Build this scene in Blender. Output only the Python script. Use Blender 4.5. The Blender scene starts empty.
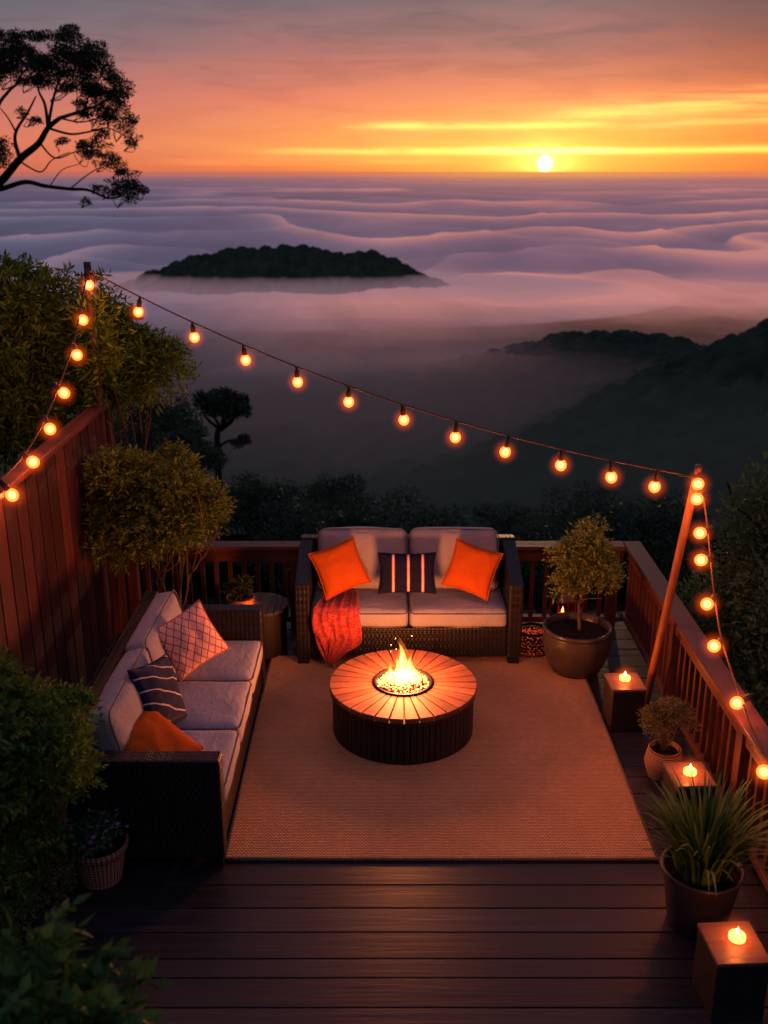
import bpy, bmesh, math, random
import numpy as np
from mathutils import Vector, Matrix, Euler

random.seed(7)
RNG = np.random.default_rng(11)
PI = math.pi
R = math.radians
sc = bpy.context.scene
COL = sc.collection

# ------------------------------------------------------------------ camera
CAM_H, PITCH, FPX = 3.8, 18.5, 1020.0
cam_d = bpy.data.cameras.new("camera")
cam = bpy.data.objects.new("camera", cam_d)
COL.objects.link(cam)
cam.location = (0, 0, CAM_H)
cam.rotation_euler = (R(90 - PITCH), 0, 0)
cam_d.sensor_fit = 'VERTICAL'
cam_d.sensor_height = 36.0
cam_d.lens = 36.0 * FPX / 1024.0
cam_d.clip_start = 0.05
cam_d.clip_end = 200000
cam_d.dof.use_dof = True
cam_d.dof.focus_distance = 7.3
cam_d.dof.aperture_fstop = 2.0
sc.camera = cam

def at(px, py, Y):
    """world point seen at a pixel of the photograph, at ground distance Y"""
    a = R(PITCH) - math.atan((512 - py) / FPX)
    z = CAM_H - Y * math.tan(a)
    dep = Y * math.cos(R(PITCH)) + (CAM_H - z) * math.sin(R(PITCH))
    return Vector(((px - 384) / FPX * dep, Y, z))

# ------------------------------------------------------------------ node helper
class NT:
    def __init__(self, tree):
        self.t = tree
        tree.nodes.clear()
    def n(self, typ, _p=None, **ins):
        nd = self.t.nodes.new(typ)
        for k, v in (_p or {}).items():
            setattr(nd, k, v)
        for k, v in ins.items():
            key = int(k[1:]) if k[0] == 'i' and k[1:].isdigit() else k.replace('_', ' ')
            self.set(nd.inputs[key], v)
        return nd
    def set(self, sock, v):
        if hasattr(v, 'is_output') or isinstance(v, bpy.types.NodeSocket):
            self.t.links.new(v, sock)
        elif v is not None:
            if sock.type == 'RGBA' and len(v) == 3:
                v = (*v, 1)
            sock.default_value = v
    def m(self, op, a, b=None, c=None, clamp=False):
        nd = self.t.nodes.new('ShaderNodeMath')
        nd.operation = op
        nd.use_clamp = clamp
        for i, v in enumerate((a, b, c)):
            if v is not None:
                self.set(nd.inputs[i], v)
        return nd.outputs[0]
    def vm(self, op, a, b=None):
        nd = self.t.nodes.new('ShaderNodeVectorMath')
        nd.operation = op
        self.set(nd.inputs[0], a)
        if b is not None:
            self.set(nd.inputs[1], b)
        return nd.outputs[1] if op in ('DOT_PRODUCT', 'LENGTH') else nd.outputs[0]
    def mix(self, f, a, b, typ='MIX'):
        nd = self.t.nodes.new('ShaderNodeMix')
        nd.data_type = 'RGBA'
        nd.blend_type = typ
        self.set(nd.inputs[0], f)
        self.set(nd.inputs[6], a)
        self.set(nd.inputs[7], b)
        return nd.outputs[2]
    def ramp(self, f, stops, interp='LINEAR'):
        nd = self.t.nodes.new('ShaderNodeValToRGB')
        cr = nd.color_ramp
        cr.interpolation = interp
        while len(cr.elements) < len(stops):
            cr.elements.new(0.5)
        for e, (p, c) in zip(cr.elements, stops):
            e.position = p
            e.color = (*c, 1) if len(c) == 3 else c
        self.set(nd.inputs[0], f)
        return nd.outputs[0]
    def smooth(self, x, a, b):
        nd = self.t.nodes.new('ShaderNodeMapRange')
        nd.interpolation_type = 'SMOOTHSTEP'
        self.set(nd.inputs[0], x)
        nd.inputs[1].default_value = a
        nd.inputs[2].default_value = b
        return nd.outputs[0]
    def noise(self, vec, scale, detail=3, rough=0.5, dist=0.0):
        nd = self.t.nodes.new('ShaderNodeTexNoise')
        self.set(nd.inputs['Vector'], vec)
        nd.inputs['Scale'].default_value = scale
        nd.inputs['Detail'].default_value = detail
        nd.inputs['Roughness'].default_value = rough
        nd.inputs['Distortion'].default_value = dist
        return nd.outputs[0]
    def mapping(self, vec, scale=(1, 1, 1), rot=(0, 0, 0), loc=(0, 0, 0)):
        nd = self.t.nodes.new('ShaderNodeMapping')
        self.set(nd.inputs[0], vec)
        nd.inputs['Scale'].default_value = scale
        nd.inputs['Rotation'].default_value = rot
        nd.inputs['Location'].default_value = loc
        return nd.outputs[0]

def srgb(r, g, b):
    f = lambda c: (c / 255 / 12.92) if c / 255 <= 0.04045 else ((c / 255 + 0.055) / 1.055) ** 2.4
    return (f(r), f(g), f(b))

def new_mat(name):
    m = bpy.data.materials.new(name)
    m.use_nodes = True
    t = NT(m.node_tree)
    out = t.n('ShaderNodeOutputMaterial')
    return m, t, out

def pbr(name, color, rough=0.6, bump=None, bstr=0.3, bdist=0.01, spec=0.4, metal=0.0, sheen=0.0, extra=None):
    """color / bump: constants or functions of the node helper returning a socket"""
    m, t, out = new_mat(name)
    b = t.n('ShaderNodeBsdfPrincipled')
    c = color(t) if callable(color) else color
    t.set(b.inputs['Base Color'], c)
    t.set(b.inputs['Roughness'], rough(t) if callable(rough) else rough)
    b.inputs['Specular IOR Level'].default_value = spec
    b.inputs['Metallic'].default_value = metal
    if sheen:
        b.inputs['Sheen Weight'].default_value = sheen
    if bump:
        bp = t.n('ShaderNodeBump', Strength=bstr, Distance=bdist, Height=bump(t))
        t.set(b.inputs['Normal'], bp.outputs[0])
    t.set(out.inputs[0], b.outputs[0])
    return m

def objc(t):
    return t.n('ShaderNodeTexCoord').outputs['Object']
def islandr(t):
    return t.n('ShaderNodeNewGeometry').outputs['Random Per Island']
def xyz(t, v):
    return t.n('ShaderNodeSeparateXYZ', i0=v).outputs

# ------------------------------------------------------------------ materials
M = {}
BR = .038
def wood(name, c1, c2, axis, rough=0.5, spec=0.4, vary=0.6, scale=1.0, bstr=0.35):
    sc_ = [28 * scale] * 3
    sc_[axis] = 1.6 * scale
    def grain(t):
        off = t.vm('SCALE', t.n('ShaderNodeCombineXYZ', i0=islandr(t), i1=islandr(t), i2=islandr(t)).outputs[0])
        off.node.inputs[3].default_value = 9.0
        v = t.vm('ADD', t.mapping(objc(t), scale=sc_), off)
        return t.noise(v, 1.0, 5, 0.65, 0.6)
    def col(t):
        c = t.ramp(grain(t), [(0.25, c1), (0.75, c2)])
        k = t.m('MULTIPLY_ADD', islandr(t), vary, 1 - vary * 0.55)
        blot = t.noise(objc(t), 2.3, 3)
        k = t.m('MULTIPLY', k, t.m('MULTIPLY_ADD', blot, 0.7, 0.65))
        return t.mix(1.0, c, t.n('ShaderNodeCombineColor', i0=k, i1=k, i2=k).outputs[0], 'MULTIPLY')
    def rg(t):
        return t.m('MULTIPLY_ADD', grain(t), 0.3, rough - 0.12)
    return pbr(name, col, rg, bump=grain, bstr=bstr, bdist=0.004, spec=spec)

M['deck'] = wood('deck_wood', (.005, .005, .0064), (.027, .0265, .033), 0, rough=0.42, spec=0.4, vary=0.8, bstr=0.7)
M['rail_x'] = wood('rail_wood_x', (.085, .024, .015), (.17, .055, .032), 0, rough=0.45)
M['rail_y'] = wood('rail_wood_y', (.085, .024, .015), (.17, .055, .032), 1, rough=0.45)
M['rail_z'] = wood('rail_wood_z', (.06, .017, .011), (.125, .038, .023), 2, rough=0.5)
M['fence'] = wood('fence_wood', (.050, .014, .012), (.110, .032, .026), 2, rough=0.55, vary=0.9)
M['pole'] = wood('pole_wood', (.20, .07, .03), (.34, .14, .06), 2, rough=0.5)
M['post'] = wood('post_wood', (.05, .02, .013), (.10, .04, .025), 2, rough=0.6)
M['tabletop'] = wood('table_wood', (.13, .045, .022), (.27, .10, .05), 0, rough=0.4, vary=0.6, scale=0.9)
M['drum'] = wood('drum_wood', (.013, .008, .007), (.030, .018, .014), 2, rough=0.5)
M['block'] = wood('block_wood', (.013, .010, .010), (.025, .019, .018), 2, rough=0.5)
M['blocktop'] = wood('block_top_wood', (.12, .06, .04), (.24, .13, .085), 0, rough=0.42)  # reddish top wood, colour lifted further for the candle's glow
M['bark'] = wood('bark', (.05, .032, .022), (.13, .085, .055), 2, rough=0.8, spec=0.2)
M['darkbark'] = wood('dark_bark', (.012, .010, .009), (.03, .024, .02), 2, rough=0.8, spec=0.15)

def weave_h(t, f=95.0):
    v = objc(t)
    x, y, z = xyz(t, v)
    nz = t.m('ABSOLUTE', xyz(t, t.n('ShaderNodeTexCoord').outputs['Normal'])[2])
    top = t.m('GREATER_THAN', nz, 0.6)
    u0 = t.m('ADD', x, y)
    u = t.m('ADD', t.m('MULTIPLY', u0, t.m('SUBTRACT', 1, top)), t.m('MULTIPLY', x, top))
    w = t.m('ADD', t.m('MULTIPLY', z, t.m('SUBTRACT', 1, top)), t.m('MULTIPLY', y, top))
    su = t.m('MULTIPLY', u, f)
    sw = t.m('MULTIPLY', w, f * 2.2)
    chk = t.m('GREATER_THAN', t.m('MULTIPLY', t.m('SINE', t.m('MULTIPLY', su, 2)), t.m('SINE', t.m('MULTIPLY', sw, 0.5))), 0)
    a = t.m('ABSOLUTE', t.m('SINE', su))
    b = t.m('ABSOLUTE', t.m('SINE', sw))
    h = t.m('ADD', t.m('MULTIPLY', a, t.m('MULTIPLY_ADD', chk, 0.6, 0.4)), t.m('MULTIPLY', b, t.m('SUBTRACT', 1.0, t.m('MULTIPLY', chk, 0.8))))
    return t.m('MULTIPLY', h, 0.6)
def weave_c(t):
    h = weave_h(t)
    nn = t.noise(objc(t), 14, 3)
    c = t.ramp(t.m('MULTIPLY', h, t.m('MULTIPLY_ADD', nn, 1.0, 0.5)), [(0.05, (.003, .0025, .003)), (0.5, (.008, .006, .0065)), (1.0, (.018, .0145, .016))])
    return c
M['wicker'] = pbr('dark_wicker', weave_c, 0.42, bump=weave_h, bstr=0.8, bdist=0.006, spec=0.38)

def cloth(name, c, rough=0.9, f=420, tint=0.25, sheen=0.15, wr=0.35):
    def col(t):
        n1 = t.noise(objc(t), 7, 4)
        n2 = t.noise(objc(t), 260, 2)
        k = t.m('ADD', t.m('MULTIPLY_ADD', n1, tint, 1 - tint * 0.5), t.m('MULTIPLY_ADD', n2, 0.4, -0.2))
        cc = c(t) if callable(c) else c
        return t.mix(1.0, cc, t.n('ShaderNodeCombineColor', i0=k, i1=k, i2=k).outputs[0], 'MULTIPLY')
    def bmp(t):
        x, y, z = xyz(t, objc(t))
        a = t.m('SINE', t.m('MULTIPLY', t.m('ADD', x, z), f * 2))
        b = t.m('SINE', t.m('MULTIPLY', t.m('ADD', y, z), f * 2))
        w = t.m('MULTIPLY', t.m('ADD', a, b), 0.05)
        big = t.noise(t.mapping(objc(t), scale=(1, 1.6, 1)), 9, 3, 0.55, 0.8)
        return t.m('ADD', w, t.m('MULTIPLY', big, wr * 3))
    return pbr(name, col, rough, bump=bmp, bstr=0.5, bdist=0.012, spec=0.15, sheen=sheen)

M['cushion'] = cloth('grey_cushion', (.295, .285, .315), wr=.8)
M['piping'] = cloth('cushion_piping', (.10, .09, .10))
M['orange'] = cloth('orange_fabric', (.44, .082, .007), sheen=0.0)
M['orangepipe'] = cloth('orange_piping', (.42, .075, .01))
M['navypipe'] = cloth('navy_piping', (.012, .012, .03))
M['pinkpipe'] = cloth('pink_piping', (.50, .16, .12))
def lumbar_c(t):
    x, y, z = xyz(t, objc(t))
    base = (.007, .009, .034)
    def band(c0, w):
        return t.m('LESS_THAN', t.m('ABSOLUTE', t.m('SUBTRACT', x, c0)), w)
    c = base
    for c0 in (-0.11, 0.01, 0.125):
        c = t.mix(band(c0, 0.0125), c, (.42, .07, .03))
        c = t.mix(band(c0, 0.0065), c, (.70, .60, .58))
    return c
M['lumbar'] = cloth('navy_striped_fabric', lumbar_c, sheen=0.0)
def diag_c(t):
    x, y, z = xyz(t, objc(t))
    nn = t.noise(objc(t), 4, 2)
    s = t.m('ADD', t.m('ADD', y, t.m('MULTIPLY', x, 0.35)), t.m('MULTIPLY', nn, 0.10))
    w = t.m('ABSOLUTE', t.m('SUBTRACT', t.m('FRACT', t.m('MULTIPLY', s, 11.0)), 0.5))
    c = t.mix(t.m('LESS_THAN', w, 0.048), (.013, .016, .05), (.62, .52, .50))
    return c
M['diag'] = cloth('navy_diagonal_fabric', diag_c)
def lattice_c(t):
    v = objc(t)
    nn = t.n('ShaderNodeTexNoise', Scale=9.0, Detail=2.0, Vector=v).outputs['Color']
    dv = t.vm('ADD', v, t.vm('MULTIPLY', t.vm('SUBTRACT', nn, (.5, .5, .5)), (.028, .028, 0)))
    x, y, z = xyz(t, dv)
    f = 30.0
    a = t.m('ABSOLUTE', t.m('SUBTRACT', t.m('FRACT', t.m('MULTIPLY', t.m('ADD', x, t.m('MULTIPLY', y, 0.75)), f * 0.55)), 0.5))
    b = t.m('ABSOLUTE', t.m('SUBTRACT', t.m('FRACT', t.m('MULTIPLY', t.m('SUBTRACT', x, t.m('MULTIPLY', y, 0.75)), f * 0.55)), 0.5))
    ln = t.m('MINIMUM', a, b)
    return t.mix(t.smooth(ln, 0.035, 0.085), (.28, .035, .035), (.84, .46, .38))
M['lattice'] = cloth('pink_lattice_fabric', lattice_c)
def throw_c(t):
    v = objc(t)
    x, y, z = xyz(t, v)
    vr = t.n('ShaderNodeTexVoronoi', Vector=v, Scale=75.0)
    d = t.smooth(vr.outputs['Distance'], 0.25, 0.5)
    s = t.noise(t.mapping(v, scale=(20, 20, 60)), 1.0, 2)
    return t.mix(t.m('MULTIPLY', d, s), (.22, .006, .009), (.62, .12, .10))
M['throw'] = cloth('red_throw', throw_c, wr=0.1)

def rug_h(t):
    v = objc(t)
    x, y, z = xyz(t, v)
    wob = t.m('MULTIPLY_ADD', t.noise(v, 5, 3), 2.0, 0)
    rows = t.m('ABSOLUTE', t.m('SINE', t.m('ADD', t.m('MULTIPLY', y, 210), wob)))
    kn = t.m('ABSOLUTE', t.m('SINE', t.m('ADD', t.m('MULTIPLY', x, 150), t.m('MULTIPLY', t.m('FLOOR', t.m('DIVIDE', t.m('ADD', t.m('MULTIPLY', y, 210), wob), PI)), 1.57))))
    return t.m('MULTIPLY', rows, t.m('MULTIPLY_ADD', kn, 0.6, 0.4))
def rug_c(t):
    h = rug_h(t)
    n1 = t.noise(objc(t), 2.2, 4)
    n2 = t.noise(t.mapping(objc(t), scale=(18, 60, 1)), 1, 3)
    k = t.m('MULTIPLY', t.m('MULTIPLY_ADD', n1, 0.5, 0.75), t.m('MULTIPLY_ADD', n2, 0.6, 0.7))
    c = t.ramp(h, [(0.0, (.16, .075, .034)), (0.6, (.66, .355, .165)), (1.0, (.92, .56, .30))])
    return t.mix(1.0, c, t.n('ShaderNodeCombineColor', i0=k, i1=k, i2=k).outputs[0], 'MULTIPLY')
M['rug'] = pbr('jute_rug', rug_c, 0.95, bump=rug_h, bstr=1.0, bdist=0.010, spec=0.1)
M['rugedge'] = pbr('rug_binding', lambda t: t.ramp(t.noise(objc(t), 120, 2), [(0.3, (.12, .07, .045)), (0.7, (.30, .19, .12))]), 0.95, spec=0.1)

def leafmat(name, c1, c2, trans=0.35, rough=0.55):
    m, t, out = new_mat(name)
    r = islandr(t)
    n1 = t.noise(objc(t), 3.0, 2)
    f = t.m('ADD', t.m('MULTIPLY', r, 0.7), t.m('MULTIPLY_ADD', n1, 0.9, -0.25))
    c = t.ramp(f, [(0.1, c1), (0.9, c2)])
    b = t.n('ShaderNodeBsdfPrincipled', Base_Color=c, Roughness=rough)
    b.inputs['Specular IOR Level'].default_value = 0.25
    tr = t.n('ShaderNodeBsdfTranslucent', Color=c)
    mx = t.n('ShaderNodeMixShader', i0=trans, i1=b.outputs[0], i2=tr.outputs[0])
    t.set(out.inputs[0], mx.outputs[0])
    return m
M['bamboo'] = leafmat('feathery_leaf', (.032, .070, .010), (.18, .30, .035), trans=.4)
M['round'] = leafmat('round_bush_leaf', (.042, .070, .012), (.22, .30, .045))
M['topiary'] = leafmat('topiary_leaf', (.032, .088, .016), (.14, .28, .05))
M['hedge'] = leafmat('hedge_leaf', (.045, .095, .040), (.14, .23, .09))
M['potleaf'] = leafmat('potted_tree_leaf', (.055, .090, .022), (.26, .32, .075))
M['sprig'] = leafmat('sprig_leaf', (.08, .08, .035), (.24, .23, .10))
M['grass'] = leafmat('blade_leaf', (.024, .065, .014), (.13, .23, .05), trans=0.25)
M['flowerleaf'] = leafmat('flower_leaf', (.03, .09, .04), (.13, .26, .10))
M['bigleaf'] = leafmat('near_leaf', (.013, .06, .018), (.08, .19, .04))
M['pine'] = leafmat('dark_crown_leaf', (.012, .022, .014), (.050, .075, .040), trans=0.2)
M['valley'] = leafmat('valley_leaf', (.022, .045, .028), (.065, .11, .058), trans=0.1)
M['forest'] = pbr('forest_canopy', lambda t: t.ramp(t.noise(objc(t), .12, 5, .6), [(0.3, (.022, .038, .026)), (0.7, (.055, .080, .048))]), 0.95, spec=0.0)
M['herb'] = leafmat('herb_leaf', (.015, .035, .010), (.06, .08, .02))
M['petal'] = pbr('purple_petal', lambda t: t.ramp(islandr(t), [(0, (.20, .07, .28)), (1, (.50, .22, .52))]), 0.6)

M['soil'] = pbr('soil', lambda t: t.ramp(t.noise(objc(t), 40, 4), [(0.3, (.008, .005, .004)), (0.7, (.04, .025, .018))]), 0.95, bump=lambda t: t.noise(objc(t), 55, 4), bstr=0.9, bdist=0.02, spec=0.1)
M['ground'] = pbr('hillside_ground', lambda t: t.ramp(t.noise(objc(t), 0.05, 5), [(0.3, (.008, .012, .008)), (0.7, (.024, .030, .018))]), 0.95, spec=0.05)
M['glazed'] = pbr('dark_glazed_pot', lambda t: t.ramp(t.noise(objc(t), 6, 4), [(0.3, (.030, .024, .022)), (0.7, (.075, .055, .046))]), 0.33, bump=lambda t: t.noise(objc(t), 25, 3), bstr=0.12, bdist=0.01)
M['blackpot'] = pbr('charcoal_pot', lambda t: t.ramp(t.noise(objc(t), 9, 4), [(0.3, (.022, .019, .019)), (0.7, (.048, .040, .038))]), 0.45, bump=lambda t: t.noise(objc(t), 30, 3), bstr=0.1, bdist=0.01)
M['terra'] = pbr('terracotta', lambda t: t.ramp(t.noise(objc(t), 14, 4), [(0.3, (.30, .085, .035)), (0.7, (.46, .15, .07))]), 0.75, bump=lambda t: t.noise(objc(t), 60, 3), bstr=0.2, bdist=0.006)
def coil_h(t):
    x, y, z = xyz(t, objc(t))
    a = t.m('ARCTAN2', y, x)
    r = t.m('ABSOLUTE', t.m('SINE', t.m('MULTIPLY', z, 230)))
    return t.m('MULTIPLY', r, t.m('MULTIPLY_ADD', t.m('ABSOLUTE', t.m('SINE', t.m('ADD', t.m('MULTIPLY', a, 34), t.m('MULTIPLY', z, 150)))), 0.4, 0.6))
M['basket'] = pbr('coil_basket', lambda t: t.ramp(coil_h(t), [(0.1, (.16, .07, .035)), (0.8, (.48, .26, .15))]), 0.85, bump=coil_h, bstr=0.8, bdist=0.008, spec=0.2)
def bpot_h(t):
    x, y, z = xyz(t, objc(t))
    a = t.m('ARCTAN2', y, x)
    return t.m('MULTIPLY', t.m('ABSOLUTE', t.m('SINE', t.m('MULTIPLY', a, 18))), t.m('ABSOLUTE', t.m('SINE', t.m('MULTIPLY', z, 160))))
M['bpot'] = pbr('brown_woven_pot', lambda t: t.ramp(bpot_h(t), [(0.1, (.12, .06, .04)), (0.9, (.55, .29, .19))]), 0.75, bump=bpot_h, bstr=0.8, bdist=0.008, spec=0.25)
M['iron'] = pbr('black_iron', (.012, .011, .011), 0.45, metal=0.6)
M['copper'] = pbr('copper_metal', lambda t: t.ramp(t.noise(objc(t), 20, 3), [(0.3, (.16, .05, .025)), (0.7, (.32, .11, .05))]), 0.38, metal=0.8)
M['cord'] = pbr('brown_cord', (.11, .05, .03), 0.7)
M['socket'] = pbr('black_socket', (.015, .010, .009), 0.5)
M['bead'] = pbr('fire_glass', lambda t: t.ramp(islandr(t), [(0, (.08, .06, .05)), (0.5, (.5, .36, .22)), (1, (.9, .72, .48))]), 0.18, spec=0.7)
M['floorfog'] = None

def emit(name, col, s):
    m, t, out = new_mat(name)
    e = t.n('ShaderNodeEmission', Color=col, Strength=s)
    t.set(out.inputs[0], e.outputs[0])
    return m
def volume(name, ecol, es, absorb=0.0):
    m, t, out = new_mat(name)
    e = t.n('ShaderNodeEmission', Color=ecol, Strength=es)
    if absorb:
        a = t.n('ShaderNodeVolumeAbsorption', Color=(0, 0, 0), Density=absorb)
        s = t.n('ShaderNodeAddShader', i0=e.outputs[0], i1=a.outputs[0])
        t.set(out.inputs['Volume'], s.outputs[0])
    else:
        t.set(out.inputs['Volume'], e.outputs[0])
    return m
mb_, t, out = new_mat('bulb_glass')
e_ = t.n('ShaderNodeEmission', Color=(1.0, .35, .055), Strength=2.3)
tr_ = t.n('ShaderNodeBsdfTransparent', Color=(1, .9, .75))
mx = t.n('ShaderNodeMixShader', i0=0.5, i1=e_.outputs[0], i2=tr_.outputs[0])
t.set(out.inputs[0], mx.outputs[0])
M['bulb'] = mb_
mb_, t, out = new_mat('filament_glow')
e_ = t.n('ShaderNodeEmission', Color=(1.0, .85, .42), Strength=1.15)
tr_ = t.n('ShaderNodeBsdfTransparent')
mx = t.n('ShaderNodeAddShader', i0=e_.outputs[0], i1=tr_.outputs[0])
t.set(out.inputs[0], mx.outputs[0])
M['filament'] = mb_
def glow(name, col, s, r):
    m, t, out = new_mat(name)
    d = t.m('DIVIDE', t.vm('LENGTH', objc(t)), r)
    f = t.m('POWER', t.m('SUBTRACT', 1.0, d, clamp=True), 2.6)
    e = t.n('ShaderNodeEmission', Color=col, Strength=t.m('MULTIPLY', f, s))
    t.set(out.inputs['Volume'], e.outputs[0])
    m.cycles.volume_step_rate = 0.6
    return m
M['halo'] = glow('warm_glow', (1.0, .088, .009), 19, BR * 2.8)
M['wax'] = emit('candle_wax', (1.0, .125, .022), 15)
M['cflame'] = emit('candle_flame', (1.0, .32, .05), 30)
M['halo2'] = glow('candle_glow', (1.0, .11, .010), 11, .11)
M['ember'] = emit('ember', (1.0, .09, .01), 4)
M['flame_in'] = volume('flame_core', (1.0, .52, .10), 60)
M['flame_out'] = volume('flame_edge', (1.0, .17, .012), 9)

mg, t, out = new_mat('lantern_glass')
gl = t.n('ShaderNodeBsdfGlossy', Color=(.9, .8, .8), Roughness=0.05)
tr = t.n('ShaderNodeBsdfTransparent', Color=(.85, .55, .45))
fr = t.n('ShaderNodeFresnel', IOR=1.45)
mx = t.n('ShaderNodeMixShader', i0=fr.outputs[0], i1=tr.outputs[0], i2=gl.outputs[0])
t.set(out.inputs[0], mx.outputs[0])
M['glass'] = mg

# ------------------------------------------------------------------ mesh helpers
class MB:
    def __init__(self):
        self.v, self.f = [], []
    def add(self, vs, fs):
        o = len(self.v)
        self.v += [tuple(v) for v in vs]
        self.f += [tuple(i + o for i in f) for f in fs]
        return self
    def box(self, x0, x1, y0, y1, z0, z1):
        vs = [(x, y, z) for x in (x0, x1) for y in (y0, y1) for z in (z0, z1)]
        return self.add(vs, [(0, 1, 3, 2), (4, 6, 7, 5), (0, 4, 5, 1), (2, 3, 7, 6), (0, 2, 6, 4), (1, 5, 7, 3)])
    def tube(self, pts, rad, n=8, caps=True):
        pts = [Vector(p) for p in pts]
        if not hasattr(rad, '__len__'):
            rad = [rad] * len(pts)
        vs, fs = [], []
        up = None
        for i, p in enumerate(pts):
            d = (pts[min(i + 1, len(pts) - 1)] - pts[max(i - 1, 0)]).normalized()
            if up is None:
                up = d.orthogonal().normalized()
            up = (up - d * up.dot(d))
            up = up.normalized() if up.length > 1e-6 else d.orthogonal().normalized()
            s = d.cross(up)
            for k in range(n):
                a = 2 * PI * k / n
                vs.append(p + (up * math.cos(a) + s * math.sin(a)) * rad[i])
        for i in range(len(pts) - 1):
            for k in range(n):
                a, b = i * n + k, i * n + (k + 1) % n
                fs.append((a, b, b + n, a + n))
        if caps:
            fs.append(tuple(range(n - 1, -1, -1)))
            fs.append(tuple(range((len(pts) - 1) * n, len(pts) * n)))
        return self.add(vs, fs)
    def lathe(self, prof, n=40, c=(0, 0, 0), close=True):
        vs, fs = [], []
        for r, z in prof:
            for k in range(n):
                a = 2 * PI * k / n
                vs.append((c[0] + r * math.cos(a), c[1] + r * math.sin(a), c[2] + z))
        for i in range(len(prof) - 1):
            for k in range(n):
                a, b = i * n + k, i * n + (k + 1) % n
                fs.append((a, b, b + n, a + n))
        if close:
            fs.append(tuple(range(n - 1, -1, -1)))
            fs.append(tuple(range((len(prof) - 1) * n, len(prof) * n)))
        return self.add(vs, fs)
    def prism(self, poly, x0, x1):
        """poly in (y,z), extruded along x"""
        n = len(poly)
        vs = [(x0, y, z) for y, z in poly] + [(x1, y, z) for y, z in poly]
        fs = [tuple(range(n - 1, -1, -1)), tuple(range(n, 2 * n))]
        fs += [(i, (i + 1) % n, (i + 1) % n + n, i + n) for i in range(n)]
        return self.add(vs, fs)
    def build(self, name, mat, parent=None, smooth=False, bevel=0.0, loc=None, subsurf=0):
        me = bpy.data.meshes.new(name)
        me.from_pydata(self.v, [], self.f)
        bm = bmesh.new()
        bm.from_mesh(me)
        bmesh.ops.recalc_face_normals(bm, faces=bm.faces)
        bm.to_mesh(me)
        bm.free()
        return link(name, me, mat, parent, smooth, bevel, loc, subsurf)

def link(name, me, mat, parent=None, smooth=False, bevel=0.0, loc=None, subsurf=0):
    if mat is not None:
        me.materials.append(mat)
    if smooth:
        me.polygons.foreach_set('use_smooth', [True] * len(me.polygons))
    o = bpy.data.objects.new(name, me)
    COL.objects.link(o)
    if parent is not None:
        o.parent = parent
    if loc is not None:
        o.location = loc
    if bevel:
        b = o.modifiers.new('bevel', 'BEVEL')
        b.width = bevel
        b.segments = 2
        b.limit_method = 'ANGLE'
    if subsurf:
        s = o.modifiers.new('sub', 'SUBSURF')
        s.levels = s.render_levels = subsurf
    return o

def np_mesh(name, V, F):
    """V (n,3), F (m,k) with constant k"""
    me = bpy.data.meshes.new(name)
    V = np.asarray(V, dtype=np.float32)
    F = np.asarray(F, dtype=np.int32)
    k = F.shape[1]
    me.vertices.add(len(V))
    me.vertices.foreach_set('co', V.ravel())
    me.loops.add(F.size)
    me.loops.foreach_set('vertex_index', F.ravel())
    me.polygons.add(len(F))
    me.polygons.foreach_set('loop_start', np.arange(0, F.size, k, dtype=np.int32))
    me.polygons.foreach_set('loop_total', np.full(len(F), k, dtype=np.int32))
    me.update(calc_edges=True)
    me.validate()
    return me

def thing(name, label, cat, loc=(0, 0, 0), rotz=0.0, group=None):
    o = bpy.data.objects.new(name, None)
    COL.objects.link(o)
    o.location = loc
    o.rotation_euler = (0, 0, rotz)
    o.empty_display_size = 0.1
    o['label'] = label
    o['category'] = cat
    if group:
        o['group'] = group
    return o
def tag(o, label, cat, group=None):
    o['label'] = label
    o['category'] = cat
    if group:
        o['group'] = group
    return o
def struct(o, kind='structure'):
    o['kind'] = kind
    return o

# leaves ------------------------------------------------------------
def unit(a):
    return a / np.maximum(np.linalg.norm(a, axis=1, keepdims=True), 1e-9)
def leaves_from(P, D, L, W, rng, fold=0.25):
    """one folded diamond leaf per row"""
    n = len(P)
    D = unit(D)
    rnd = unit(rng.normal(size=(n, 3)))
    S = unit(np.cross(D, rnd))
    N = np.cross(S, D)
    L = (L * rng.uniform(.65, 1.25, n))[:, None]
    Wd = (W * rng.uniform(.7, 1.2, n))[:, None]
    a = P
    b = P + D * L * .45 + S * Wd * .5 + N * Wd * fold
    c = P + D * L - N * L * .08
    d = P + D * L * .45 - S * Wd * .5 + N * Wd * fold
    V = np.stack([a, b, c, d], 1).reshape(-1, 3)
    i = np.arange(n)[:, None] * 4
    F = np.concatenate([i + np.array([[0, 1, 2]]), i + np.array([[0, 2, 3]])], 1).reshape(-1, 3)
    return V, F
def clump_points(clumps, n, rng, power=0.45):
    C = np.array([c[:3] for c in clumps], float)
    S = np.array([c[3:6] for c in clumps], float)
    w = S.prod(1) ** (2 / 3)
    idx = rng.choice(len(clumps), n, p=w / w.sum())
    d = unit(rng.normal(size=(n, 3)))
    r = rng.random(n)[:, None] ** power
    return C[idx] + d * S[idx] * r, d
def foliage(name, clumps, n, L, W, mat, parent, rng, up=0.25, jit=0.8, power=0.45, fold=0.25):
    P, d = clump_points(clumps, n, rng, power)
    D = d * 0.7 + rng.normal(size=(n, 3)) * jit * 0.6 + np.array([0, 0, up])
    V, F = leaves_from(P, D, L, W, rng, fold)
    return link(name, np_mesh(name, V, F), mat, parent)
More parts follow.
